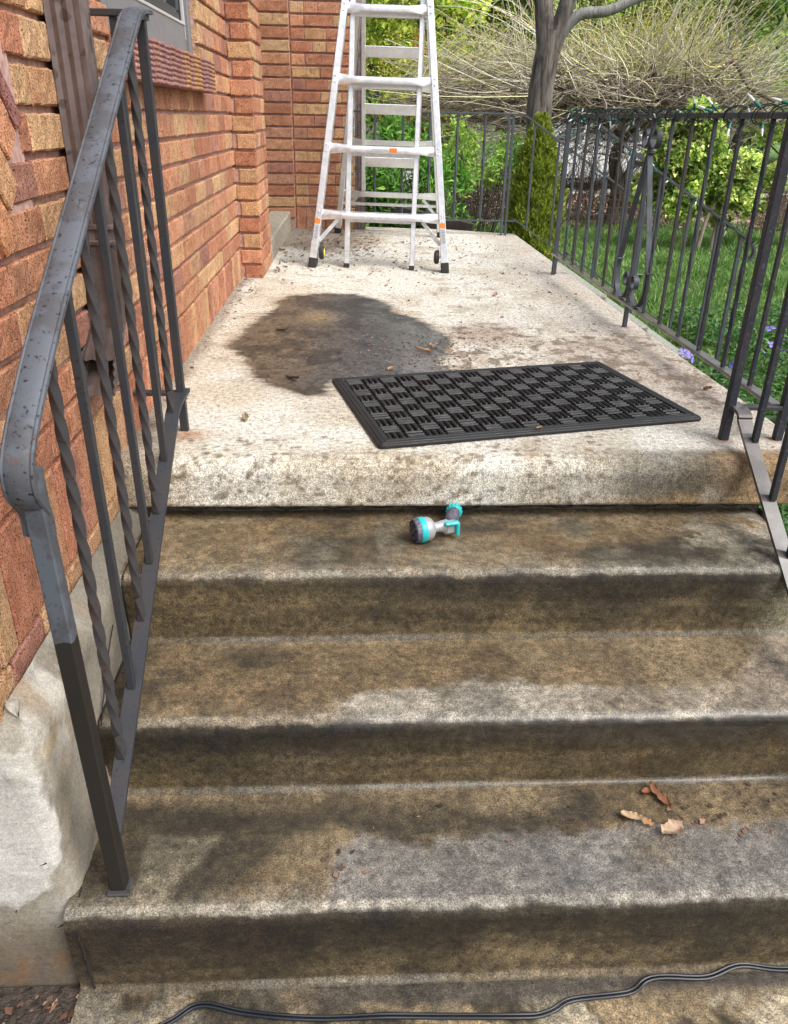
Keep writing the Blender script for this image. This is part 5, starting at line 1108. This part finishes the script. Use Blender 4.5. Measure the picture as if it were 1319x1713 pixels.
# weeping tree cut back into a mound of pale twigs
def weeping():
    o = tag(empty('weeping_tree', (3.95, 12.6, GZ)), 'wide mound of contorted bare branches with masses of pale arching twigs', 'tree'); L = []
    tkc = [(.14, .10, .08), (.10, .075, .06)]
    m = MB(); trunk(m, sm([(3.9, 12.6, GZ - .02), (3.95, 12.6, -.2), (3.85, 12.6, .25), (3.98, 12.6, .65), (3.9, 12.6, .95)], 5), [.11 - .002 * i for i in range(21)], 12); at(m.build('trunk', M_BARK, smooth=True), o)
    m = MB(); tips = []
    for i in range(26):
        a = i * 2.399 + .3; reach = random.uniform(1.0, 3.7) if math.cos(a) < 0 else random.uniform(.8, 2.5); p = Vector((3.92, 12.6, random.uniform(.45, .95))); q = [p]; dx, dy = math.cos(a), math.sin(a) * .55; 
        for k in range(1, 8):
            t = k / 7; q.append(Vector((3.92 + dx * reach * t + random.uniform(-.12, .12), 12.6 + dy * reach * t, .80 + .55 * math.sin(t * 2.6) * random.uniform(.3, 1.1) + random.uniform(-.10, .10)))); tips.append((tuple(q[-1]), a, t))
        m.tube(sm([tuple(v) for v in q], 3), [.050 * (1 - i_ / 24) + .012 for i_ in range(22)], 7)
    at(m.build('branch', m_bark('brown_branch_bark', (.09, .065, .05), (.22, .17, .135)), smooth=True), o)
    pos = np.array([t[0] for t in tips]); n = 3900; k = rng.integers(0, len(tips), n)
    P0 = pos[k] + rng.normal(size=(n, 3)) * (.20, .18, .12); ln = rng.uniform(.25, 1.25, n) ** 1.2
    out = np.tanh((P0[:, 0] - 4.0) * .9); fam = _h(np.floor(P0[:, 0] * 2.2), np.floor(P0[:, 2] * 5), 5)
    dirx = np.where(P0[:, 0] < 2.0, .75, out * .75) + (fam - .5) * 1.3 + rng.normal(size=n) * .45; up_ = .12 + 1.0 * rng.uniform(0, 1, n) * (.4 + fam)
    up_ = np.where(rng.uniform(0, 1, n) < .18, rng.uniform(-.4, .2, n), up_); up_ = up_ * ss(2.3, 1.5, P0[:, 2])
    P2 = P0 + np.c_[dirx * ln, rng.normal(size=n) * .4 * ln, up_ * ln]; P1 = P0 + np.c_[dirx * ln * rng.uniform(.1, .9, n), rng.normal(size=n) * .12, up_ * ln * rng.uniform(-.3, 1.1, n)] + rng.normal(size=(n, 3)) * ln[:, None] * .17
    f = ss(.5, 1.35, P0[:, 2] + rng.normal(size=n) * .3)[:, None]
    c = pcol(n, [(.52, .45, .38), (.40, .33, .28), (.64, .59, .50), (.26, .20, .17)], .25) * (1 - f) * .8 + f * pcol(n, [(.72, .70, .42), (.82, .78, .66), (.62, .60, .28), (.50, .43, .35)], .2)
    L.append(strands(P0, P1, P2, rng.uniform(.004, .010, n) * np.where(rng.uniform(0, 1, n) < .12, 1.7, 1), np.full(n, .0024), 7, c))
    n = 4200; k = rng.integers(0, len(tips), n); P0 = pos[k] + rng.normal(size=(n, 3)) * (.28, .2, .09); P0[:, 2] = np.where(rng.uniform(0, 1, n) < .16, rng.uniform(.25, .95, n), P0[:, 2]); a = rng.uniform(0, 2 * PI, n); ln = rng.uniform(.2, .8, n); P2 = P0 + np.c_[np.cos(a) * ln, np.sin(a) * ln * .5, -rng.uniform(-.3, .6, n) * ln]; P1 = (P0 + P2) / 2 + rng.normal(size=(n, 3)) * .1
    L.append(strands(P0, P1, P2, rng.uniform(.004, .009, n), np.full(n, .003), 5, pcol(n, [(.26, .20, .165), (.40, .33, .28), (.16, .12, .10), (.50, .43, .37)], .25)))
    V, F, C = merge(L); at(npmesh('twigs', V, F, M_TWIG, col=C, smooth=True), o)
    n = 4200; k = rng.integers(0, len(tips), n); P = pos[k] + np.c_[rng.normal(size=n) * .4, rng.normal(size=n) * .3, rng.uniform(.2, .95, n)]; Ls = rng.uniform(.03, .06, n)
    V, F, C = leaves(P, Ls, Ls * .5, pcol(n, [(.52, .54, .10), (.66, .60, .12), (.36, .46, .09), (.60, .44, .14)])); at(npmesh('foliage', V, F, M_LEAF, col=C), o)
weeping()
# ivy-leaved variegated bush, two lobes with pale stems
IV = [(.30, .40, .10), (.42, .50, .14), (.56, .60, .20), (.14, .24, .06), (.07, .13, .04), (.66, .66, .28)]
IW = [.26, .24, .12, .2, .12, .06]
def ivy():
    o = tag(empty('variegated_bush', (4.25, 10.2, GZ)), 'large yellow-and-green variegated leafy bush with pale bare stems beyond the lawn', 'shrub'); L = []
    for cen, rad, n, nc in (((4.02, 10.2, .40), (.44, .38, .36), 5600, 60), ((4.0, 10.2, -.02), (.50, .38, .33), 4600, 46), ((4.55, 10.2, .18), (.34, .34, .30), 3000, 34), ((4.62, 10.2, -.10), (.40, .36, .26), 3000, 30), ((4.0, 10.1, .78), (.22, .22, .13), 900, 10), ((5.25, 10.4, .22), (.30, .3, .20), 1500, 16), ((3.55, 10.3, -.02), (.18, .24, .22), 700, 12)):
        P, k, cc = clumps(n, cen, rad, nc, .115, .45); c = pcol(n, IV, .15, IW) * (.7 + 1.5 * rng.uniform(0, 1, nc))[k][:, None]; Ls = rng.uniform(.045, .075, n); L.append(leaves(P, Ls, Ls * .8, c, flat=.5))
    V, F, C = merge(L); at(npmesh('foliage', V, F, M_LEAF, col=C), o)
    for p in ([(4.25, 10.05, GZ), (4.28, 10.0, -.35), (4.40, 10.0, .0), (4.46, 9.9, .42)], [(4.1, 10.1, GZ), (4.05, 10.1, -.3), (3.9, 10.2, .2)], [(4.45, 10.1, GZ), (4.5, 10.1, -.2), (4.8, 10.2, .15), (5.2, 10.4, .2)], [(4.3, 10.2, GZ), (4.2, 10.2, .2), (4.05, 10.2, .7)]):
        m = MB(); m.tube(sm(p, 5), .030, 8, r1=.016); at(m.build('stem', m_bark('pale_bark', (.26, .20, .16), (.46, .38, .32)), smooth=True), o)
ivy()
# wire fence
fe = tag(empty('wire_fence', (3.6, 11.9, GZ)), 'low rusty wire mesh fence between the lawn and the leaf-covered ground', 'fence'); m = MB(); x = 1.1
while x < 8.2:
    m.tube([(x, 11.9, GZ), (x + .012 * math.sin(x * 9), 11.9, -.17 + .02 * math.sin(x * 2))], .003, 3, cap=False); x += .062
for z in (-.68, -.58, -.48, -.38, -.28, -.19): m.tube([(1.1 + i * .5, 11.9, z + .012 * math.sin(i * 1.9)) for i in range(15)], .003, 3, cap=False)
at(m.build('wire_mesh', m_simple('rusty_wire', (.16, .11, .085), .7)), fe)
for x in (1.1, 2.9, 4.7, 6.5, 8.2): piece('post', lambda m: m.bar((x, 11.92, GZ - .02), (x, 11.92, -.10), .03, .03, up=(0, 1, 0)), M_IRONDRY, fe)

# background trees
def tree(name, lab, base, h, cen, rad, n, L, pal, nc, cr, trk=.12, cat='tree', shell=.35, wts=None, flat=.5):
    P, k, cc = clumps(n, cen, rad, nc, cr, shell); c = pcol(n, pal, .16, wts) * (.8 + 1.4 * rng.uniform(0, 1, nc))[k][:, None]; Ls = rng.uniform(.7, 1.3, n) * L
    fo = leaves(P, Ls, Ls * .6, c, flat=flat); o = tag(empty(name, base), lab, cat, 'trees beyond the garden'); at(npmesh('crown', *fo[:2], M_LEAF, col=fo[2]), o)
    st = stems((base[0], base[1], base[2] + h * .25), cc[::2], trk * .35, .015, (.10, .08, .065), .3); at(npmesh('branches', *st[:2], M_TWIG, col=st[2], smooth=True), o)
    m = MB(); m.tube(sm([(base[0], base[1], base[2] - .05), (base[0] + .1, base[1], base[2] + h * .3), (cen[0], cen[1], cen[2])], 5), trk, 9, r1=trk * .4); at(m.build('trunk', M_BARK, smooth=True), o)
YG = [(.30, .40, .05), (.42, .50, .07), (.20, .30, .04), (.54, .58, .12), (.12, .20, .03)]
DG = [(.10, .19, .03), (.16, .28, .04), (.05, .10, .02), (.24, .34, .06)]
tree('broadleaf_tree', 'dark green dense tree behind the grey trunk at the top', (3.2, 19, GZ), 5, (3.0, 19, 3.0), (1.8, 1.3, 2.1), 11000, .17, DG, 90, .42)
tree('broadleaf_tree', 'yellow-green tree at the top between ladder and grey trunk', (1.5, 15.5, GZ), 3.5, (1.25, 15.5, 1.75), (1.1, .8, 1.5), 7000, .12, YG, 90, .26, .06)
tree('broadleaf_tree', 'mid-green tree above the contorted twigs at the top centre right', (7.2, 22, GZ), 6, (7.0, 22, 3.6), (2.6, 1.5, 2.5), 11000, .19, [(.20, .32, .05), (.32, .42, .08), (.12, .20, .03), (.42, .48, .12)], 90, .5)
tree('broadleaf_tree', 'bluish mid-green tree at the top right corner', (11.2, 21, GZ), 6, (10.6, 21, 2.9), (2.6, 1.6, 2.7), 12000, .19, [(.17, .28, .07), (.24, .36, .09), (.10, .17, .05), (.32, .42, .13)], 90, .48)
tree('broadleaf_tree', 'low rounded bright green tree at the right edge above the railing', (8.6, 16, GZ), 2.5, (8.3, 16, 1.15), (1.2, 1.0, .75), 5000, .11, [(.22, .36, .05), (.32, .46, .08), (.14, .24, .04)], 50, .28, .06)
tree('broadleaf_tree', 'tall dark tree behind the small white house', (-.6, 27, GZ), 7, (.6, 27, 3.4), (3.0, 1.6, 3.2), 9000, .24, DG, 80, .6, .2)
tree('broadleaf_tree', 'hazy far tree filling the gap above the road on the right', (14, 32, GZ), 8, (9, 33, 4.2), (5.5, 2.0, 4.4), 14000, .34, [(.26, .34, .12), (.18, .26, .08), (.36, .42, .18)], 120, .8, .25)
tree('broadleaf_tree', 'distant green tree at the far right edge', (18, 30, GZ), 8, (17, 30, 3.8), (4.5, 2.0, 4.0), 10000, .34, [(.20, .30, .08), (.14, .22, .06), (.30, .38, .13)], 90, .8, .25)
# sprigs with coloured tips in front of the yellow tree
n = 420; P0 = np.c_[rng.uniform(.4, 2.2, n), rng.uniform(13.2, 14.2, n), rng.uniform(.55, 1.3, n)]; P2 = P0 + np.c_[rng.normal(size=n) * .3, rng.normal(size=n) * .2, rng.uniform(.3, 1.2, n)]
sA = strands(P0, (P0 + P2) / 2 + rng.normal(size=(n, 3)) * .08, P2, np.full(n, .006), np.full(n, .002), 5, pcol(n, [(.45, .38, .22), (.50, .46, .30)]))
k = rng.integers(0, n, 3800); t = rng.uniform(.2, 1, 3800)[:, None]; P = P0[k] * (1 - t) + P2[k] * t + rng.normal(size=(3800, 3)) * .05; Ls = rng.uniform(.03, .07, 3800)
c = pcol(3800, [(.45, .50, .08), (.58, .58, .12), (.34, .42, .06), (.62, .34, .12)], .15, [.4, .3, .25, .05]); 
q = np.hypot(P[:, 0] - 1.02, (P[:, 2] - 1.75) * .5) < .12; c[q] = (.62, .20, .08)
plant('sprouting_shrub', 'upright sprouting shrub with yellow-green and orange young leaves right of the ladder', 'shrub', (1.3, 13.7, GZ), leaves(P, Ls, Ls * .5, c), strands(*[np.array(v) for v in ([(1.3, 13.7, GZ)] * 24, [(1.3, 13.7, .2)] * 24)], np.c_[rng.uniform(.4, 2.2, 24), np.full(24, 13.7), rng.uniform(.7, 1.2, 24)], np.full(24, .02), np.full(24, .006), 6, pcol(24, [(.25, .2, .14)])))

# ------------------------------------------------------------------ white neighbour house
NH = tag(empty('white_house', (-2.2, 21, GZ)), 'small white clapboard house with a gutter seen through the ladder', 'house')
mw_ = m_simple('white_siding', (.74, .75, .77), .6, nz=(6, .95, 1.04))
def sid(m):
    z = GZ
    while z < 2.75: m.bar((-6.0, 21.0, z + .06), (-.05, 21.0, z + .06), .03, .135, up=(0, .12, 1), bev=.002); z += .125
    m.box((-3.03, 22.1, 1.0), (5.9, 2.1, 3.5))
at((lambda m: (sid(m), m.build('wall', mw_))[1])(MB()), NH)
piece('corner_board', lambda m: m.box((-.02, 20.98, 1.0), (.12, .12, 3.5), bev=.01), mw_, NH)
piece('gutter', lambda m: (m.box((-2.9, 20.62, 2.88), (6.4, .14, .13), bev=.03)), mw_, NH)
piece('roof', lambda m: (m.bar((-2.9, 20.55, 2.97), (-2.9, 23.3, 4.2), 6.5, .08, up=(0, -.4, 1), bev=.01)), m_simple('grey_shingles', (.14, .14, .145), .9, nz=(20, .7, 1.3)), NH)
piece('soffit', lambda m: m.box((-2.9, 20.84, 2.80), (6.3, .40, .03)), m_simple('shaded_grey_soffit', (.4, .4, .42), .7), NH)
piece('window', lambda m: m.box((-1.35, 20.965, 1.9), (.7, .05, 1.0), bev=.01), m_simple('dark_window', (.05, .06, .07), .15), NH)
# ------------------------------------------------------------------ parked car
CR = tag(empty('parked_car', (5.2, 20.3, GZ + .03)), 'white parked car on the road half hidden by the contorted branches', 'car')
prof_ = [(-2.15, .35), (-2.18, .62), (-2.05, .80), (-1.45, .90), (-.85, 1.02), (-.25, 1.42), (.35, 1.50), (1.05, 1.46), (1.65, 1.06), (2.05, .98), (2.16, .70), (2.12, .35), (1.75, .25), (1.65, .50), (1.35, .62), (1.05, .50), (.95, .25), (-.95, .25), (-1.05, .50), (-1.35, .62), (-1.65, .50), (-1.75, .25)]
def carbody(m):
    vs = []
    for yo, k in ((-.86, 1), (-.80, 1), (.80, 1), (.86, 1)):
        for x, z in prof_:
            ins = .16 * max(0, (z - .95) / .5); e = .02 if abs(yo) > .85 else 0
            vs.append((5.2 + x * (1 - .01 * (e > 0)), 20.3 + (yo - math.copysign(ins, yo)), GZ + .03 + z - e * (z > .3)))
    L = len(prof_); fs = [(i * L + k, i * L + (k + 1) % L, (i + 1) * L + (k + 1) % L, (i + 1) * L + k) for i in range(3) for k in range(L)]
    m.add(vs, fs)
    for b in (0, 3 * L):   # side skins as strips between lower and upper outline
        idx = [(0, 11), (1, 10), (2, 9), (3, 8), (4, 7)]
        m.f.append(tuple(b + k for k in range(L)) if b else tuple(b + k for k in range(L))[::-1])
piece('body', carbody, m_simple('white_car_paint', (.78, .80, .82), .25), CR)
for (xa, xb, xc, xd) in ((-.72, -.02, -.02, -.22), (.06, .95, 1.32, .06)):
    piece('window', lambda m: m.add([(5.2 + xa, 19.432, GZ + 1.10), (5.2 + xc, 19.432, GZ + 1.08), (5.2 + xb, 19.54, GZ + 1.42), (5.2 + xd, 19.54, GZ + 1.42), (5.2 + xa, 19.46, GZ + 1.10), (5.2 + xc, 19.46, GZ + 1.08), (5.2 + xb, 19.57, GZ + 1.42), (5.2 + xd, 19.57, GZ + 1.42)], [(0, 1, 2, 3), (7, 6, 5, 4), (0, 4, 5, 1), (1, 5, 6, 2), (2, 6, 7, 3), (3, 7, 4, 0)]), m_simple('teal_car_glass', (.03, .07, .075), .08, spec=.8), CR)
for xx in (-1.35, 1.35):
    for yy in (-.80, .80):
        M4 = Matrix.Translation((5.2 + xx, 20.3 + yy, GZ + .35)) @ Matrix.Rotation(PI / 2, 4, 'X'); m = MB(); m.lathe([(.20, -.10), (.31, -.10), (.33, -.07), (.33, .07), (.31, .10), (.20, .10)], M4, 24); wh = at(m.build('wheel', M_RUBBER, smooth=True), CR)
        m = MB(); m.lathe([(.02, -.108), (.20, -.103), (.20, .103), (.02, .108)], M4, 16); rm = m.build('rim', M_ALU); rm.parent = wh
# low stone wall at the far right
mb = MB(); x = 9.0
while x < 15: w_ = random.uniform(.35, .7); mb.box((x + w_ / 2, 18.9 + random.uniform(-.05, .05), GZ + .22), (w_ - .03, .35, .42 + random.uniform(-.1, .1)), bev=.06); x += w_
tag(mb.build('stone_wall', m_simple('pale_stone', (.48, .45, .43), .9, nz=(5, .6, 1.3), bump=(.6, .03))), 'low pale stone wall by the road at the right edge', 'wall')
X, Y = np.meshgrid(np.linspace(8, 40, 20), np.linspace(26, 40, 20)); npmesh('far_lawn', np.stack([X, Y, -.70 + .04 * (Y - 26)], -1).reshape(-1, 3), grid(20, 20), m_simple('far_turf', (.13, .25, .05), .95, nz=(2, .7, 1.3)), smooth=True)['kind'] = 'structure'
# solar garden lights
for i, (p, lb) in enumerate((((2.50, 7.2, GZ), 'dark square solar spotlight on the lawn behind the railing scroll'), ((3.02, 5.4, GZ), 'flat-topped solar stake light at the right edge among the purple flowers'))):
    SLt = tag(empty('solar_light', p), lb, 'garden light'); h = .20 if i == 0 else .36
    piece('stake', lambda m: m.bar((p[0], p[1], p[2] - .01), (p[0], p[1], p[2] + h), .014, .014, up=(0, 1, 0)), M_RUBBER, SLt)
    piece('panel', lambda m: m.box((p[0], p[1] - .02, p[2] + h + .02), (.15 if i == 0 else .11, .09, .014), Matrix.Rotation(R(-35 if i == 0 else 0), 3, 'X'), .004), m_simple('solar_panel', (.05, .055, .065) if i == 0 else (.3, .31, .33), .3), SLt)
    piece('lamp_head', lambda m: m.box((p[0], p[1] + .01, p[2] + h - .03), (.12 if i == 0 else .08, .07, .06), None, .008), M_RUBBER, SLt)
